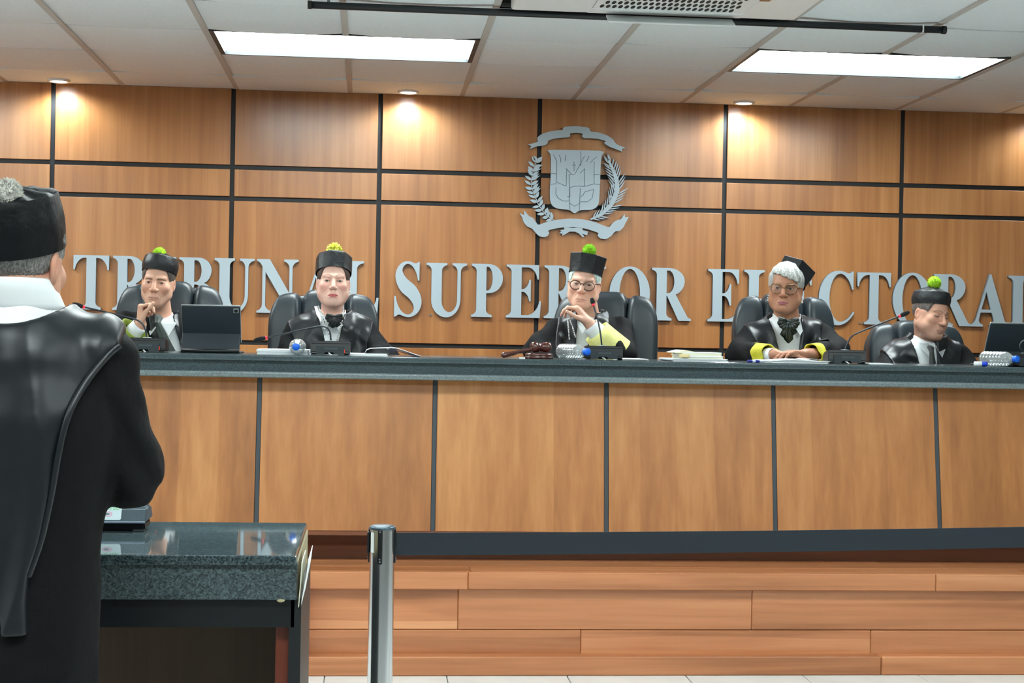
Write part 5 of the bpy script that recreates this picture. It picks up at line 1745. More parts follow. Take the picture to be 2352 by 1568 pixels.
# water bottles
WATER = bpy.data.materials.new('clear_bottle')
WATER.use_nodes = True
_n = WATER.node_tree
_t = _n.nodes.new('ShaderNodeBsdfTransparent'); _g = _n.nodes.new('ShaderNodeBsdfGlossy'); _m = _n.nodes.new('ShaderNodeMixShader')
_d = _n.nodes.new('ShaderNodeBsdfDiffuse'); _m2 = _n.nodes.new('ShaderNodeMixShader'); _f = _n.nodes.new('ShaderNodeLayerWeight')
_t.inputs[0].default_value = (.9, .95, .96, 1); _g.inputs['Roughness'].default_value = .06; _f.inputs['Blend'].default_value = .45
_d.inputs[0].default_value = (.9, .93, .95, 1); _m2.inputs[0].default_value = .16
_n.links.new(_f.outputs['Facing'], _m.inputs[0])
_n.links.new(_t.outputs[0], _m.inputs[1]); _n.links.new(_g.outputs[0], _m.inputs[2])
_n.links.new(_m.outputs[0], _m2.inputs[1]); _n.links.new(_d.outputs[0], _m2.inputs[2])
_n.links.new(_m2.outputs[0], _n.nodes['Material Output'].inputs[0])
BLUE = mat('blue_cap', (20, 100, 220), .4)
def bottle(loc, axis, lab):
    o = empty('water_bottle', loc, lab, 'bottle', 'small clear water bottles')
    ax = Vector(axis).normalized()
    prof = [(0, .0), (.026, .0), (.0305, .006)]
    for k in range(6):
        z = .012 + k * .017
        prof += [(.0312, z), (.0312, z + .009), (.0288, z + .0125), (.0312, z + .016)]
    prof += [(.0312, .118), (.028, .133), (.018, .15), (.0125, .158), (.0125, .17)]
    obj('bottle_body', lathe_bm(prof, 32, loc, ax), WATER, o, True)
    cp = [(.0, .186), (.0135, .186), (.0148, .184), (.0148, .166), (.0125, .166)]
    obj('cap', lathe_bm(cp, 28, loc, ax), BLUE, o, True)
    return o
r_b = .0325
# axis runs from the base to the cap
bottle(Vector((on_top(686, 6.5), 6.47, TOP_Z + r_b)), (-.01, -1, .0), 'clear water bottle lying end-on to us, blue cap in front, beside second microphone')
bottle(Vector((on_top(1288, 6.42), 6.42, TOP_Z + r_b)), (.46, -.82, .0), 'clear water bottle lying beside the wooden gavel')
bottle(Vector((on_top(2260, 6.44), 6.45, TOP_Z + r_b)), (.42, -.85, .0), 'clear water bottle lying in front of the tablet at far right')

# marker beside the last bottle
mk = empty('marker', (on_top(2255, 6.25), 6.24, TOP_Z), 'short white marker with blue cap lying beside the right water bottle', 'marker')
a = Vector((on_top(2240, 6.235), 6.245, TOP_Z + .0108)); d = Vector((1, -.12, 0)).normalized()
obj('barrel', lathe_bm([(0, 0), (.009, 0), (.0105, .002), (.0105, .03), (0, .03)], 20, a, d), WHITE, mk, True)
obj('cap', lathe_bm([(0, .028), (.0095, .028), (.0105, .034), (.0105, .047), (.009, .053), (0, .053)], 20, a, d), mat('marker_blue', (16, 60, 190), .35), mk, True)

# gavel and its block
GAV = wood('gavel_wood', (58, 24, 16), (82, 36, 26), (104, 50, 36), 'x', .25, coat=.6, randv=.02)
gb = empty('sound_block', (on_top(1238, 6.38), 6.38, TOP_Z), 'round turned dark red-brown wooden block under the gavel', 'sound block')
gc = Vector((on_top(1238, 6.38), 6.38, TOP_Z))
obj('block', lathe_bm([(0, 0), (.058, 0), (.06, .004), (.06, .008), (.053, .0105), (.056, .0135), (.056, .019), (.05, .0225), (.03, .024), (0, .024)], 40, gc), GAV, gb, True)
gv = empty('gavel', gc + Vector((0, 0, .024)), 'dark red-brown wooden gavel resting on its round block', 'gavel')
hc_ = gc + Vector((.006, 0, .047))
hd = Vector((.92, .40, .0)).normalized()
obj('head', lathe_bm([(0, -.042), (.017, -.042), (.0215, -.038), (.0215, -.022), (.018, -.02), (.0205, -.016), (.018, -.012), (.0165, 0), (.018, .012), (.0205, .016), (.018, .02), (.0215, .022), (.0215, .038), (.017, .042), (0, .042)], 28, hc_, hd), GAV, gv, True)
h_end = Vector((on_top(1152, 6.3), 6.27, TOP_Z + .012))
hv = h_end - hc_
obj('handle', lathe_bm([(0, .012), (.0065, .012), (.0075, hv.length * .3), (.0085, hv.length * .6), (.011, hv.length * .88), (.0115, hv.length * .97), (.008, hv.length), (0, hv.length)], 20, hc_, hv), GAV, gv, True)
pp_ = obj('paper_scrap', bbox_bm(on_top(1194, 6.3), on_top(1206, 6.3), 6.30, 6.33, TOP_Z, TOP_Z + .006), PAPER)
tag(pp_, 'tiny white folded paper tucked by the gavel block', 'paper')

# papers and files
def sheets(name, lab, cat, px0, px1, Y0_, Y1_, z0, layers, m=PAPER, group=None, seed=1):
    """a pile of loose layers: each layer a thin slightly turned slab; layers = list of thicknesses"""
    x0_, x1_ = on_top(px0, (Y0_ + Y1_) / 2), on_top(px1, (Y0_ + Y1_) / 2)
    o = empty(name, ((x0_ + x1_) / 2, (Y0_ + Y1_) / 2, z0), lab, cat, group)
    g = random.Random(seed)
    z = z0
    for k, th in enumerate(layers):
        j = g.uniform(-.006, .006)
        b = bbox_bm(x0_ + j, x1_ + j - g.uniform(0, .012), Y0_ + g.uniform(0, .008), Y1_, z, z + th - .0004, .0005)
        cx = Vector(((x0_ + x1_) / 2, (Y0_ + Y1_) / 2, 0))
        bmesh.ops.rotate(b, cent=cx, matrix=Matrix.Rotation(g.uniform(-.015, .015), 3, 'Z'), verts=b.verts)
        obj('sheet_stack', b, m if not isinstance(m, list) else m[k % len(m)], o)
        z += th
    return o
EDGE = mat('paper_edge_grey', (190, 198, 204), .8)
sheets('document_folder', 'white documents stacked left of the second microphone', 'documents', 594, 714, 6.40, 6.68, TOP_Z, [.004, .006, .006, .004], [PAPER, EDGE, PAPER, PAPER], seed=2)
sheets('document_folder', 'white documents under the open book at the second judge', 'documents', 795, 893, 6.36, 6.62, TOP_Z, [.004, .005], PAPER, seed=4)
# open book: pages arch over, right cover rises to a blue-edged sheet
ob = empty('open_book', (on_top(880, 6.5), 6.5, TOP_Z + .009), 'open white book with curling pages right of the second microphone', 'book')
def page_strip(pts, y0_, y1_, th, m, nm):
    b = bmesh.new()
    rows = []
    for p in pts:
        rows.append([b.verts.new((p[0], y0_, p[1])), b.verts.new((p[0], y1_, p[1])), b.verts.new((p[0], y1_, p[1] - th)), b.verts.new((p[0], y0_, p[1] - th))])
    for A, B in zip(rows[:-1], rows[1:]):
        for k in range(4):
            b.faces.new((A[k], B[k], B[(k + 1) % 4], A[(k + 1) % 4]))
    b.faces.new(rows[0]); b.faces.new(rows[-1][::-1])
    bmesh.ops.recalc_face_normals(b, faces=b.faces[:])
    return obj(nm, b, m, ob, True)
xk = lambda px: on_top(px, 6.42)
zk = lambda py, px=880: P(px, py, 6.42).z
base = TOP_Z + .0095
page_strip([(xk(838), base + .002), (xk(841), base + .014), (xk(850), base + .021), (xk(868), base + .023), (xk(890), base + .0245), (xk(900), base + .022)], 6.40, 6.62, .002, PAPER, 'left_pages')
page_strip([(xk(838), base), (xk(893), base)], 6.40, 6.62, .001, EDGE, 'left_cover')
for q, (dz_, mm) in enumerate([(0, PAPER), (-.003, EDGE), (-.006, PAPER)]):
    page_strip([(xk(888 + q), base + .022 + dz_), (xk(897), base + .026 + dz_), (xk(910), base + .0245 + dz_), (xk(930), base + .014 + dz_), (xk(955), base - .001 + dz_ * .5), (xk(966 - q * 4), base - .0065 + dz_ * .1)], 6.38 + .01 * q, 6.60, .0018, mm, 'right_pages')
page_strip([(xk(889), base + .012), (xk(897), base + .016), (xk(912), base + .012), (xk(940), base - .001), (xk(962), base - .0078)], 6.39, 6.60, .0015, mat('navy_cover', (40, 50, 92), .5), 'right_cover')
sheets('document', 'thin white papers right of the third microphone', 'documents', 1418, 1482, 6.34, 6.58, TOP_Z, [.003, .004], PAPER, seed=5)
sheets('paper_pile', 'flat white sheets under the cream folder between third and fourth judge', 'documents', 1530, 1660, 6.30, 6.58, TOP_Z, [.004, .004, .004], [PAPER, EDGE, PAPER], seed=6)
fo_ = sheets('cream_folder', 'bulging cream paper folder with tabs on white sheets', 'folder', 1556, 1650, 6.34, 6.56, TOP_Z + .0122, [.006, .005, .006, .005, .004], [PAPER2, PAPER, PAPER2], seed=7)
tp = prism_bm([(on_top(1549, 6.36), TOP_Z + .036), (on_top(1572, 6.36), TOP_Z + .0465), (on_top(1600, 6.36), TOP_Z + .038), (on_top(1640, 6.36), TOP_Z + .0375), (on_top(1640, 6.36), TOP_Z + .0352), (on_top(1552, 6.36), TOP_Z + .0332)], 6.35, 6.55)
obj('top_sheet', tp, PAPER2, fo_)
obj('paper_tab', bbox_bm(on_top(1560, 6.34), on_top(1582, 6.34), 6.328, 6.345, TOP_Z + .016, TOP_Z + .030, .003), mat('tab_tan', (206, 190, 140), .7), fo_)
op = sheets('open_papers', 'open white papers under the folded hands of the fourth judge', 'documents', 1752, 1884, 6.34, 6.66, TOP_Z, [.004, .003, .003], [PAPER, EDGE, PAPER], seed=8)
ob = op
page_strip([(on_top(1776, 6.4), TOP_Z + .0105), (on_top(1800, 6.4), TOP_Z + .0135), (on_top(1828, 6.4), TOP_Z + .017), (on_top(1845, 6.4), TOP_Z + .014), (on_top(1858, 6.4), TOP_Z + .019), (on_top(1880, 6.4), TOP_Z + .0175)], 6.36, 6.56, .0015, PAPER, 'curled_page')
pn = empty('pen', (on_top(1735, 6.3), 6.3, TOP_Z), 'blue pen lying in front of the fourth judge', 'pen')
a = Vector((on_top(1720, 6.28), 6.29, TOP_Z + .0055))
obj('barrel', lathe_bm([(0, 0), (.004, 0), (.005, .003), (.005, .07), (.0035, .075), (0, .08)], 14, a, (1, .25, 0)), mat('pen_white', (190, 200, 226), .3), pn, True)
obj('cap', lathe_bm([(0, -.002), (.0056, -.002), (.0056, .016), (.0056, .018), (0, .018)], 14, a, (1, .25, 0)), mat('pen_blue', (26, 40, 130), .35), pn, True)
obj('clip', lathe_bm([(0, .032), (.0058, .032), (.0058, .05), (0, .05)], 14, a, (1, .25, 0)), mat('pen_blue', (26, 40, 130), .35), pn, True)
sheets('notepad', 'thin pale notepad beside the fourth microphone in front of the last judge', 'notepad', 1984, 2040, 6.30, 6.45, TOP_Z, [.003, .003], [EDGE, PAPER], seed=9)

# ================================================================== lectern table in front
TZ = .855
YB = PZ(560, 1199, TZ).y; YF = PZ(480, 1275, TZ).y
XR = PZ(706, 1200, TZ).x
tb = empty('granite_table', (-.6, (YB + YF) / 2, 0), 'dark speckled granite-topped table with polished top in front of the standing man', 'table')
TX0 = -1.75
tn = bbox_bm(TX0, XR, YF, YB, TZ - .020, TZ, .005, 3)
obj('table_top', tn, GRANITE_TOP, tb)
z1 = P(480, 1292, YF).z; z2 = P(480, 1377, YF + .012).z; z3 = P(480, 1440, YF + .03).z
SPECK = granite('granite_speckled', (34, 44, 48), (92, 108, 112), .5, 330)
xa_ = PZ(682, 1330, P(480, 1330, YF).z).x if False else P(682, 1340, YF + .012).x
obj('apron', bbox_bm(TX0 + .03, xa_, YF + .012, YF + .032, z2, z1, .0015), SPECK, tb)
obj('apron', bbox_bm(xa_ - .02, xa_ + .0005, YF + .032, YB - .01, z2, z1, .0015), mat('apron_core', (150, 140, 110), .8), tb)
obj('frame_rail', bbox_bm(TX0 + .05, xa_ - .005, YF + .03, YF + .055, z3, z2 + .002), mat('black_lacquer', (16, 20, 24), .4, bump=(40, .2, .004)), tb)
xs0, xs1 = P(662, 1500, YF + .03).x, P(690, 1500, YF + .03).x
obj('side_panel', bbox_bm(xs1 - .02, xs1, YF + .03, YB - .03, 0, z2), BLACK, tb)
obj('side_panel', bbox_bm(TX0 + .05, TX0 + .07, YF + .03, YB - .03, 0, z2), BLACK, tb)
obj('front_stile', bbox_bm(xs0, xs1 - .02, YF + .03, YF + .05, 0, z3), BLACK, tb)
LEG = wood('leg_redbrown', (96, 36, 18), (128, 54, 28), (142, 70, 40), 'z', .45)
obj('leg', bbox_bm(P(633, 1500, YF + .07).x, P(667, 1500, YF + .07).x, YF + .06, YF + .10, 0, z3 + .02, .003), LEG, tb)
obj('leg', bbox_bm(TX0 + .09, TX0 + .12, YF + .06, YF + .10, 0, z3 + .02, .003), LEG, tb)
obj('back_panel', bbox_bm(TX0 + .07, xs1 - .02, YB - .06, YB - .04, .04, z2), TABLE_PANEL_WOOD, tb)
# scuffed lump of glue under the apron
gl = bmesh.new(); bmesh.ops.create_uvsphere(gl, u_segments=12, v_segments=8, radius=.008)
bmesh.ops.transform(gl, matrix=Matrix.Translation(P(645, 1378, YF + .016)) @ Matrix.Diagonal((1, .7, .5, 1)), verts=gl.verts)
obj('glue_lump', gl, mat('glue', (190, 180, 140), .7), tb, True)
pz0, pz1 = P(700, 1392, YF + .05).z, P(700, 1284, YF + .05).z
for q, (dx, ya, yb, za, zb_, lab, m_) in enumerate([(.004, YF + .014, YF + .20, pz0 + .004, pz1 - .002, 'pale sheet of paper taped to the end of the granite table', PAPER2), (.012, YF + .03, YF + .24, pz0, pz1 + .002, 'grey-white sheet curling off the end of the granite table', PAPER)]):
    b = bmesh.new()
    rows = []
    n = 8
    for i in range(n + 1):
        t = i / n
        z = zb_ + (za - zb_) * t
        off = xa_ + .0015 + dx * (1.0 + .6 * (1 - t)) * (.4 + .6 * math.sin(math.pi * (1 - t) * .5))
        rows.append([b.verts.new((off, ya, z)), b.verts.new((off, yb, z)), b.verts.new((off + .0012, yb, z)), b.verts.new((off + .0012, ya, z))])
    for A, B in zip(rows[:-1], rows[1:]):
        for k in range(4):
            b.faces.new((A[k], A[(k + 1) % 4], B[(k + 1) % 4], B[k]))
    b.faces.new(rows[0]); b.faces.new(rows[-1])
    bmesh.ops.recalc_face_normals(b, faces=b.faces[:])
    o = obj('paper_notice', b, m_)
    tag(o, lab, 'paper')

# speaker unit on the table
SY = PZ(300, 1222, TZ).y
sxr = P(336, 1190, SY).x; sxl = sxr - .26
sz = P(300, 1158, SY + .03).z
sp = empty('conference_speaker', ((sxl + sxr) / 2, SY + .06, TZ), 'dark rounded desktop speaker with a pale sticker on the granite table', 'speaker')
def loft_x(prof, x0_, x1_, m, nm, parent, bev=.004):
    b = bmesh.new()
    A = [b.verts.new((x0_, p[0], p[1])) for p in prof]; B = [b.verts.new((x1_, p[0], p[1])) for p in prof]
    b.faces.new(A); b.faces.new(B[::-1])
    for i in range(len(prof)):
        j = (i + 1) % len(prof)
        b.faces.new((A[i], B[i], B[j], A[j]))
    bmesh.ops.recalc_face_normals(b, faces=b.faces[:])
    if bev: bmesh.ops.bevel(b, geom=b.edges[:], offset=bev, segments=2, affect='EDGES')
    return obj(nm, b, m, parent)
zl_ = TZ + .020
loft_x([(SY + .012, TZ + .003), (SY + .004, zl_), (SY + .10, zl_), (SY + .09, TZ + .003)], sxl + .004, sxr - .004, mat('speaker_base', (8, 10, 16), .4), 'base', sp, .003)
loft_x([(SY, zl_), (SY + .016, sz - .006), (SY + .03, sz), (SY + .075, sz - .004), (SY + .10, zl_ + .01), (SY + .10, zl_)], sxl, sxr, mat('speaker_grille', (62, 78, 88), .5, bump=(900, .8, .001)), 'grille', sp, .004)
obj('trim_strip', bbox_bm(sxl, sxr - .002, SY - .002, SY + .002, zl_ - .001, zl_ + .004, .001), mat('trim_silver', (120, 132, 148), .3), sp)
for xx in (sxl + .03, sxr - .018):
    obj('rubber_foot', bbox_bm(xx - .012, xx + .012, SY + .012, SY + .03, TZ, TZ + .006, .001), PLASTIC2, sp)
# sticker on the sloping front, flat print
dv = Vector((0, .016, sz - .006 - zl_)).normalized()
sl = Matrix(((1, 0, 0, 0), (0, 0, dv.y, 0), (0, 0, dv.z, 0), (0, 0, 0, 1)))
def on_slope(u, v, out=0.0):
    nrm = Vector((0, -dv.z, dv.y))
    p = Vector((u, SY, zl_)) + dv * (v + .006) + nrm * out
    return p
su1 = P(277, 1190, SY).x; su0 = su1 - .075
hgt = .033
b = bmesh.new()
for out in (.0004, .0012):
    pass
qs = [(su0, 0.0), (su1 - .003, 0.0), (su1, .003), (su1, hgt), (su0, hgt)]
A = [b.verts.new(on_slope(u, v, .0012)) for u, v in qs]; B = [b.verts.new(on_slope(u, v, -.0006)) for u, v in qs]
b.faces.new(A); b.faces.new(B[::-1])
for i in range(5):
    b.faces.new((A[(i + 1) % 5], A[i], B[i], B[(i + 1) % 5]))
bmesh.ops.recalc_face_normals(b, faces=b.faces[:])
stk = obj('sticker', b, mat('sticker_pale', (206, 224, 228), .5), sp)
nrm = Vector((0, -dv.z, dv.y))
T_ = Matrix(((1, 0, 0, 0), (0, dv.y, nrm.y, 0), (0, dv.z, nrm.z, 0), (0, 0, 0, 1)))
tm = text_mesh('MOVED', .0125)
tm.transform(Matrix.Translation(on_slope(su1 - .025, .0275, .0015)) @ T_)
o = obj('lettering', tm, mat('print_green', (120, 206, 130), .6)); o.parent = stk
b = bmesh.new()
ring_o = ell(0, 0, .0105, .0058, 28); ring_i = ell(0, 0, .0075, .0036, 28)
me = shape_mesh([ring_o, ring_i], .0004, 'logo_ring', mat('print_pink', (226, 170, 196), .6), mat('print_pink', (226, 170, 196), .6))
me.transform(Matrix.Translation(on_slope(su1 - .029, .0135, .0016)) @ T_ @ Matrix.Rotation(math.radians(-90), 4, 'X'))
o = obj('logo_ring', me, None); o.parent = stk
me = shape_mesh([ell(0, 0, .006, .0024, 20)], .0004, 'logo_dot', mat('print_grey', (110, 130, 136), .6), mat('print_grey', (110, 130, 136), .6))
me.transform(Matrix.Translation(on_slope(su1 - .030, .0135, .0016)) @ T_ @ Matrix.Rotation(math.radians(-90), 4, 'X'))
o = obj('logo_dot', me, None); o.parent = stk

# ================================================================== barrier post with belt
SPY = 3.6
def post(cx, cy, lab, belt_to=None):
    ztop = P(877, 1206, SPY).z
    o = empty('barrier_post', (cx, cy, 0), lab, 'barrier post', 'chrome belt barrier posts')
    c = Vector((cx, cy, 0))
    obj('base', lathe_bm([(0, 0), (.17, 0), (.175, .006), (.172, .014), (.12, .026), (.05, .034), (.032, .04), (0, .04)], 48, c), CHROME, o, True)
    obj('tube', lathe_bm([(.029, .03), (.029, ztop - .20), (.029, ztop - .10), (.029, ztop - .007)], 40, c), CHROME, o, True)
    obj('top_cap', lathe_bm([(0, ztop), (.026, ztop), (.0305, ztop - .003), (.0305, ztop - .009), (.0, ztop - .009)], 40, c), mat('cap_steel', (84, 100, 110), .3, metal=.7), o, True)
    DK = mat('cassette_black', (14, 17, 20), .4)
    for a in (-100, -10, 80, 170):
        ar = math.radians(a)
        Mx = Matrix.Translation((cx, cy, 0)) @ Matrix.Rotation(ar, 4, 'Z')
        b = bbox_bm(.0265, .0318, -.0055, .0055, ztop - .086, ztop - .006, .003, 2)
        bmesh.ops.transform(b, matrix=Mx, verts=b.verts)
        st_ = obj('slot_plate', b, DK, o)
        for zz_ in (ztop - .012, ztop - .074, ztop - .080):
            sc_ = lathe_bm([(0, 0), (.002, 0), (.0015, .001), (0, .001)], 10, Mx @ Vector((.0318, 0, zz_)), Matrix.Rotation(ar, 3, 'Z') @ Vector((1, 0, 0)))
            q = obj('screw', sc_, mat('screw_steel', (150, 156, 160), .35, metal=.8)); q.parent = st_
    b = bbox_bm(-.0345, -.029, -.014, .010, ztop - .062, ztop - .014, .001)
    bmesh.ops.transform(b, matrix=Matrix.Translation((cx, cy, 0)), verts=b.verts)
    obj('belt_clip', b, DK, o)
    b = bbox_bm(-.0052, .0048, -.0005, .0005, ztop - .060, ztop - .014)
    bmesh.ops.transform(b, matrix=Matrix.Translation((cx - .0225, cy - .0198, 0)) @ Matrix.Rotation(math.radians(-48), 4, 'Z'), verts=b.verts)
    obj('label_strip', b, mat('label_white', (226, 228, 226), .6), o)
    if belt_to is not None:
        z1_, z0_ = ztop - .0165, ztop - .0685
        b = bmesh.new()
        a0 = Vector((cx + .029, cy)); a1 = Vector(belt_to)
        n = 24
        rows = []
        for i in range(n + 1):
            t = i / n
            p = a0.lerp(a1, t)
            sag = .004 * 4 * t * (1 - t)
            rows.append([b.verts.new((p.x, p.y - .001, z0_ - sag)), b.verts.new((p.x, p.y - .001, z1_ - sag)), b.verts.new((p.x, p.y + .001, z1_ - sag)), b.verts.new((p.x, p.y + .001, z0_ - sag))])
        for A, B in zip(rows[:-1], rows[1:]):
            for k in range(4):
                b.faces.new((A[k], A[(k + 1) % 4], B[(k + 1) % 4], B[k]))
        b.faces.new(rows[0]); b.faces.new(rows[-1])
        bmesh.ops.recalc_face_normals(b, faces=b.faces[:])
        bl = obj('belt', b, mat('belt_webbing', (34, 42, 50), .75, bump=(700, .3, .001)), o)
        bl['label'] = 'dark blue-black retractable belt'
    return o
c1 = P(877, 1300, SPY); c2 = P(2460, 1300, SPY + .22)
post(c1.x, SPY, 'chrome barrier post with black belt stretched to the right', (c2.x - .029, SPY + .22))
post(c2.x, SPY + .22, 'chrome barrier post past the right edge holding the far belt end')

# ================================================================== ceiling: cassette air conditioner and black screen bar
ax0, ax1 = x_of(3) + .05, x_of(5) - .03
ay1 = PZ(1600, 38, CEIL_Z - .03).y; ay0 = ay1 - 1.0
ac = empty('air_conditioner', ((ax0 + ax1) / 2, (ay0 + ay1) / 2, CEIL_Z), 'white ceiling cassette air conditioner with slotted grille at the top edge', 'air conditioner')
AZ = CEIL_Z - .032
fb = bmesh.new()
gx0, gx1 = P(1372, 5, 6.0).x, P(1722, 5, 6.0).x
gy1 = PZ(1550, 28, AZ).y; gy0 = gy1 - .62
bbox_bm(ax0, gx0, ay0, ay1, AZ, CEIL_Z + .03, .012, 3, bm=fb); bbox_bm(gx1, ax1, ay0, ay1, AZ, CEIL_Z + .03, .012, 3, bm=fb)
bbox_bm(gx0 - .013, gx1 + .013, gy1, ay1, AZ, CEIL_Z + .03, .004, 2, bm=fb); bbox_bm(gx0 - .013, gx1 + .013, ay0, gy0, AZ, CEIL_Z + .03, .004, 2, bm=fb)
obj('housing', fb, WHITE, ac)
gr = obj('grille', bbox_bm(gx0, gx1, gy0, gy1, AZ + .003, AZ + .02), WHITE, ac)
slot_me = bm_to_mesh(prism_bm([(.0085 * math.cos(t) * 1.0, .030 * math.sin(t)) for t in [2 * math.pi * i / 12 for i in range(12)]], 0, .0012), 'slot')
slot_me.transform(Matrix.Rotation(math.radians(90), 4, 'X'))
slot_me.materials.append(mat('slot_dark', (26, 28, 30), .7))
nx = int((gx1 - gx0 - .05) / .0245)
for r in range(4):
    for i in range(nx):
        q = bpy.data.objects.new('slot', slot_me); link(q)
        q.parent = gr
        q.location = (gx0 + .03 + i * .0245 + (.012 if r % 2 else 0), gy1 - .05 - r * .072, AZ + .0028)
fl_ = bbox_bm(P(1392, 30, ay1).x, P(1682, 30, ay1).x, -.085, .0, -.004, .004, .003, 2)
bmesh.ops.transform(fl_, matrix=Matrix.Translation((0, ay1 + .005, AZ - .006)) @ Matrix.Rotation(math.radians(28), 4, 'X'), verts=fl_.verts)
obj('air_flap', fl_, WHITE, ac)
obj('logo_plate', bbox_bm(P(1726, 2, 6.0).x, P(1748, 2, 6.0).x, PZ(1735, 2, AZ).y - .05, PZ(1735, 2, AZ).y, AZ - .0015, AZ + .001), mat('plate_bronze', (140, 100, 60), .4), ac)
RBZ = CEIL_Z - .027
ra, rb_ = PZ(709, 11, RBZ), PZ(2170, 69, RBZ)
bar = empty('screen_bar', ((ra.x + rb_.x) / 2, (ra.y + rb_.y) / 2, CEIL_Z), 'long black tube of a rolled projection screen hung under the ceiling', 'projection screen')
dB = (rb_ - ra)
obj('tube', lathe_bm([(0, 0), (.0145, 0), (.0145, dB.length), (0, dB.length)], 20, ra, dB), mat('bar_black', (30, 36, 40), .45), bar, True)
for t in (0.0, 1.0):
    e = ra.lerp(rb_, t)
    obj('end_cap', lathe_bm([(0, -.004), (.017, -.004), (.017, .012), (0, .012)], 20, e, dB if t == 0 else -dB), PLASTIC, bar, True)
for t in (.03, .36, .69):
    e = ra.lerp(rb_, t)
    obj('hanger', bbox_bm(e.x - .006, e.x + .006, e.y - .003, e.y + .003, e.z + .010, CEIL_Z + .004), mat('hanger_grey', (120, 124, 126), .5), bar)
obj('pull_clip', bbox_bm(ra.lerp(rb_, .963).x - .003, ra.lerp(rb_, .963).x + .003, ra.lerp(rb_, .963).y - .016, ra.lerp(rb_, .963).y + .016, RBZ - .016, RBZ + .016, .001), WHITE, bar)

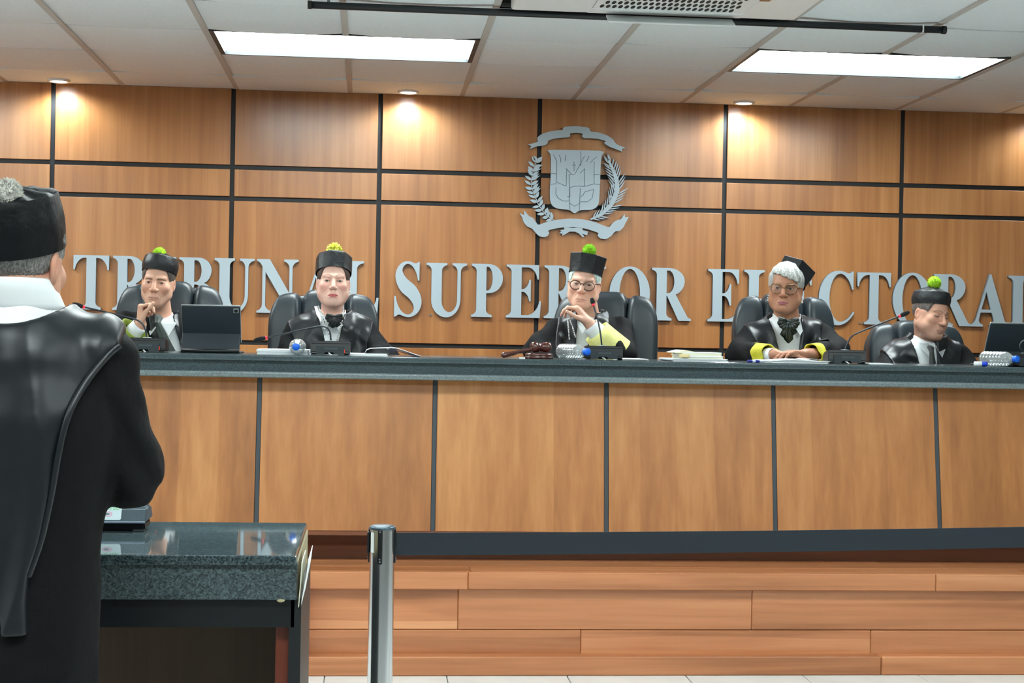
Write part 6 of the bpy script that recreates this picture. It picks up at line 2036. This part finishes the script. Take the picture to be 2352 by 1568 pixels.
# ================================================================== the man standing with his back to us
def standing_man():
    Y_ = 2.75
    px = Y_ / F_PX
    s = .95
    Rm = rotm(166, 6, 0)
    Hc = P(42, 596, Y_)
    h = dict(skin=(206, 156, 132), hair=(146, 144, 142), ear=1.12, blush=(200, 120, 96), blush_amt=.5)
    W_ = lambda a, b, dy=0.0: np.array(P(a, b, Y_ + dy))
    mid = W_(42, 835, .0); neck = W_(42, 712, .0); hip = W_(50, 1250, .01)
    SR, SL = W_(236, 826, .01), W_(-152, 826, .01)
    ER, EL = W_(286, 1076, .06), W_(-194, 1066, .06)
    WR, WL = W_(205, 1062, .30), W_(-110, 1062, .30)
    root = empty('person', (hip[0], hip[1], 0), 'grey-haired man seen from behind, black robe and cap with white pompon', 'person')
    hd = dict(F=(-.3, 1, .05), N=(0, .1, -1), curl=RELAX, thumb=TH0, side=-1)
    cfg = dict(torso_r=(.105, .08, .23), handR=hd, handL=dict(F=(.3, 1, .05), N=(0, .1, -1), curl=RELAX, thumb=TH0, side=1), neck_r=.056, res=.0022, hand_fine=False, hair='back', hair_low=(-.03, -.05),
               cap=dict(shape=dict(n=8, blend=.5, h=.1, flare=.94, dome=.010, rx=.0835, ry=.104, pleat=.005, rot=.1, puff=.05), at=(0, .012, .014), tilt=(-20, 0, 0), label='tall black satin cap with soft creases',
                        pom=dict(r=.0275, at=(-.021, .052, .112), col=(250, 248, 240), n=1500, w=.0014)))
    build_body(root, cfg, h, Rm, s, Hc, mid, neck, hip, SL, SR, EL, ER, WL, WR)
    build_headwear(root, Rm, s, Hc, cfg, h)
    def torso(x, y, z):
        d = s_ell(x - mid[0], y - mid[1] - .0, z - mid[2] + .11, .155, .112, .21)
        d = smin(d, s_cap(x, y, z, SL, SR, .044), .05)
        d = smin(d, s_cap(x, y, z, neck + np.array([0, .005, -.0]), mid, .055, .085), .06)
        return d
    def skirt(x, y, z):
        zz_ = np.clip((z - .05) / 1.0, 0, 1)
        rx = .142 - .024 * zz_; ry = .125 - .02 * zz_
        X = (x - (hip[0] + .0)) / rx; Yq = (y - hip[1]) / ry
        d = (np.sqrt(X * X + Yq * Yq) - 1) * .13
        return np.maximum(smax(d, z - (mid[2] - .05), .10), .03 - z)
    def arms(x, y, z):
        d = None
        for S, E, W in ((SL, EL, WL), (SR, ER, WR)):
            a = s_cap(x, y, z, S, E, .047, .053)
            a = smin(a, s_cap(x, y, z, E, E + (W - E) * .85, .053, .050), .03)
            d = a if d is None else np.minimum(d, a)
        return d
    def fold_v(x, y, z, amp):
        down = np.clip((mid[2] - z) / .8, 0, 1)
        return amp * (.3 + 1.1 * down) * (np.abs(np.sin(x * 29 + 1.1 * np.sin(z * 4.0) + .5 * np.sin(z * 11) + 1.0)) * 1.5 - .9 + .45 * np.sin(x * 83 - 1.6 * np.sin(z * 5.5 + 1)))
    def base(x, y, z):
        d = smin(torso(x, y, z), skirt(x, y, z), .07)
        a = arms(x, y, z) + .0032 * np.sin(z * 40 + x * 70 + 2 * np.sin(x * 25 + z * 9)) + .002 * np.sin(z * 75 - x * 50 + y * 40)
        return smin(d, a, .018)
    def nhole(x, y, z):
        c = W_(38, 640)
        return s_ell(x - c[0], (y - mid[1]) * .55, z - c[2], .108, .16, .082)
    def robe(x, y, z):
        d = base(x, y, z) - .010 + fold_v(x, y, z, .0045)
        return smax(d, -nhole(x, y, z), .006)
    xs = np.arange(min(EL[0], SL[0]) - .1, max(ER[0], SR[0]) + .1, .0055, dtype=f32)
    ys = np.arange(mid[1] - .2, WR[1] + .1, .0065, dtype=f32)
    zs = axis_pts(.0, neck[2] + .08, [(.62, 9)], .006, .016)
    V, Q = surface_net(robe, xs, ys, zs)
    obj('robe', np_mesh('robe', V, Q, ROBE), None, root)
    # satin cape hanging down the back
    edge = [(288, 700), (286, 792), (262, 812), (220, 870), (186, 940), (168, 1020), (156, 1090), (146, 1140), (126, 1225), (98, 1300), (92, 1360), (94, 1440), (94, 1500)]
    ez_ = np.array([W_(0, q[1])[2] for q in edge]); ex_ = np.array([W_(q[0], q[1])[0] for q in edge])
    zb0 = W_(90, 1432)[2]; zb1 = W_(0, 1396)[2]; xb0, xb1 = W_(92, 1432)[0], W_(40, 1396)[0]
    def cape(x, y, z):
        d = base(x, y, z) - .026 + fold_v(x, y, z, .0125) + .0035 * np.sin(x * 26 + z * 44 + 2 * np.sin(x * 18)) * np.clip((z - 1.0) / .15, 0, 1)
        xr = np.interp(z, ez_[::-1], ex_[::-1])
        xl2 = 2 * mid[0] - xr
        zb_ = np.where(x > xb1, zb0, zb1)
        reg = np.maximum(np.maximum(x - xr, xl2 - x), np.maximum(zb_ - z, y - (mid[1] + .02)))
        d = smax(d, reg, .008)
        inner = base(x, y, z) - .009 + fold_v(x, y, z, .009)
        return smax(d, -nhole(x, y, z), .006)
    V, Q = surface_net(cape, np.arange(SL[0] - .1, SR[0] + .1, .0048, dtype=f32), np.arange(mid[1] - .21, mid[1] + .06, .006, dtype=f32), np.arange(zb0 - .03, neck[2] + .08, .0055, dtype=f32))
    o = obj('satin_cape', np_mesh('satin_cape', V, Q, CAPE), None, root)
    o['label'] = 'glossy black satin cape hanging down the back of the robe'
    # rolled hem along the cape edge
    hem = [np.array(W_(q[0], q[1])) for q in edge[1:-1]]
    pts = []
    for q in hem:
        ysr = np.linspace(mid[1] - .2, mid[1] + .05, 120)
        dd = base(np.full(120, q[0]), ysr, np.full(120, q[2])) - .025
        k = np.argmax(dd < 0) if (dd < 0).any() else 100
        pts.append((q[0], ysr[k] - .002, q[2]))
    obj('cape_hem', tube_bm(pts[:9], 0.0062, 8, smooth_path=2), CAPE, root, True)
    def shirt(x, y, z):
        d = smin(torso(x, y, z), s_cap(x, y, z, neck, np.array(W_(40, 668)), .063, .0585), .03) - .001 + .001 * np.sin(x * 90)
        d = np.maximum(d, z - W_(0, 648)[2])
        return np.maximum(d, W_(0, 860)[2] - z)
    def shirt2(x, y, z):
        d = shirt(x, y, z)
        return smax(d, -s_cap(x, y, z, neck + np.array([0, .06, .02]), neck + np.array([0, .12, .3]), .05, .10), .006)
    V, Q = surface_net(shirt2, np.arange(mid[0] - .19, mid[0] + .19, .005, dtype=f32), np.arange(mid[1] - .16, mid[1] + .15, .005, dtype=f32), np.arange(W_(0, 870)[2], neck[2] + .09, .005, dtype=f32))
    obj('shirt', np_mesh('shirt', V, Q, SHIRT), None, root)
    # folded collar
    b = bmesh.new()
    n = 48
    rows = []
    ck = Vector(np.array(Hc) + (Rm @ np.array([0, .018, -.05])) * s)
    axd = (ck - Vector(neck)).normalized()
    nb = Vector(W_(40, 684)) + Vector((0, -.002, 0))
    for (k, g) in ((-.03, .060), (.02, .0595), (.034, .059), (.038, .061), (.034, .064), (.012, .0685), (-.012, .072), (-.026, .075), (-.028, .068)):
        row = []
        for q in range(n):
            t = 2 * math.pi * q / n
            fr_ = max(0.0, math.sin(t))       # front of the neck (away from us) drops
            row.append(b.verts.new(nb + axd * (k - .03 * fr_) + Vector((g * math.cos(t) * 1.06, g * math.sin(t) * 1.05, 0))))
        rows.append(row)
    for A, B in zip(rows[:-1], rows[1:]):
        for q in range(n):
            b.faces.new((A[q], A[(q + 1) % n], B[(q + 1) % n], B[q]))
    bmesh.ops.recalc_face_normals(b, faces=b.faces[:])
    obj('collar', b, SHIRT, root, True)
    for sd in (-1, 1):
        sb = pillow_bm(.09, .26, .09, 2.6, 8)
        for v in sb.verts:
            t = (v.co.y + .13) / .26
            v.co.z = max(-.03, v.co.z * (1.1 - .45 * t))
        bmesh.ops.translate(sb, vec=(hip[0] + sd * .085, hip[1] + .03, .031), verts=sb.verts)
        obj('shoe', sb, mat('black_shoe', (18, 18, 20), .3), root, True)
standing_man()
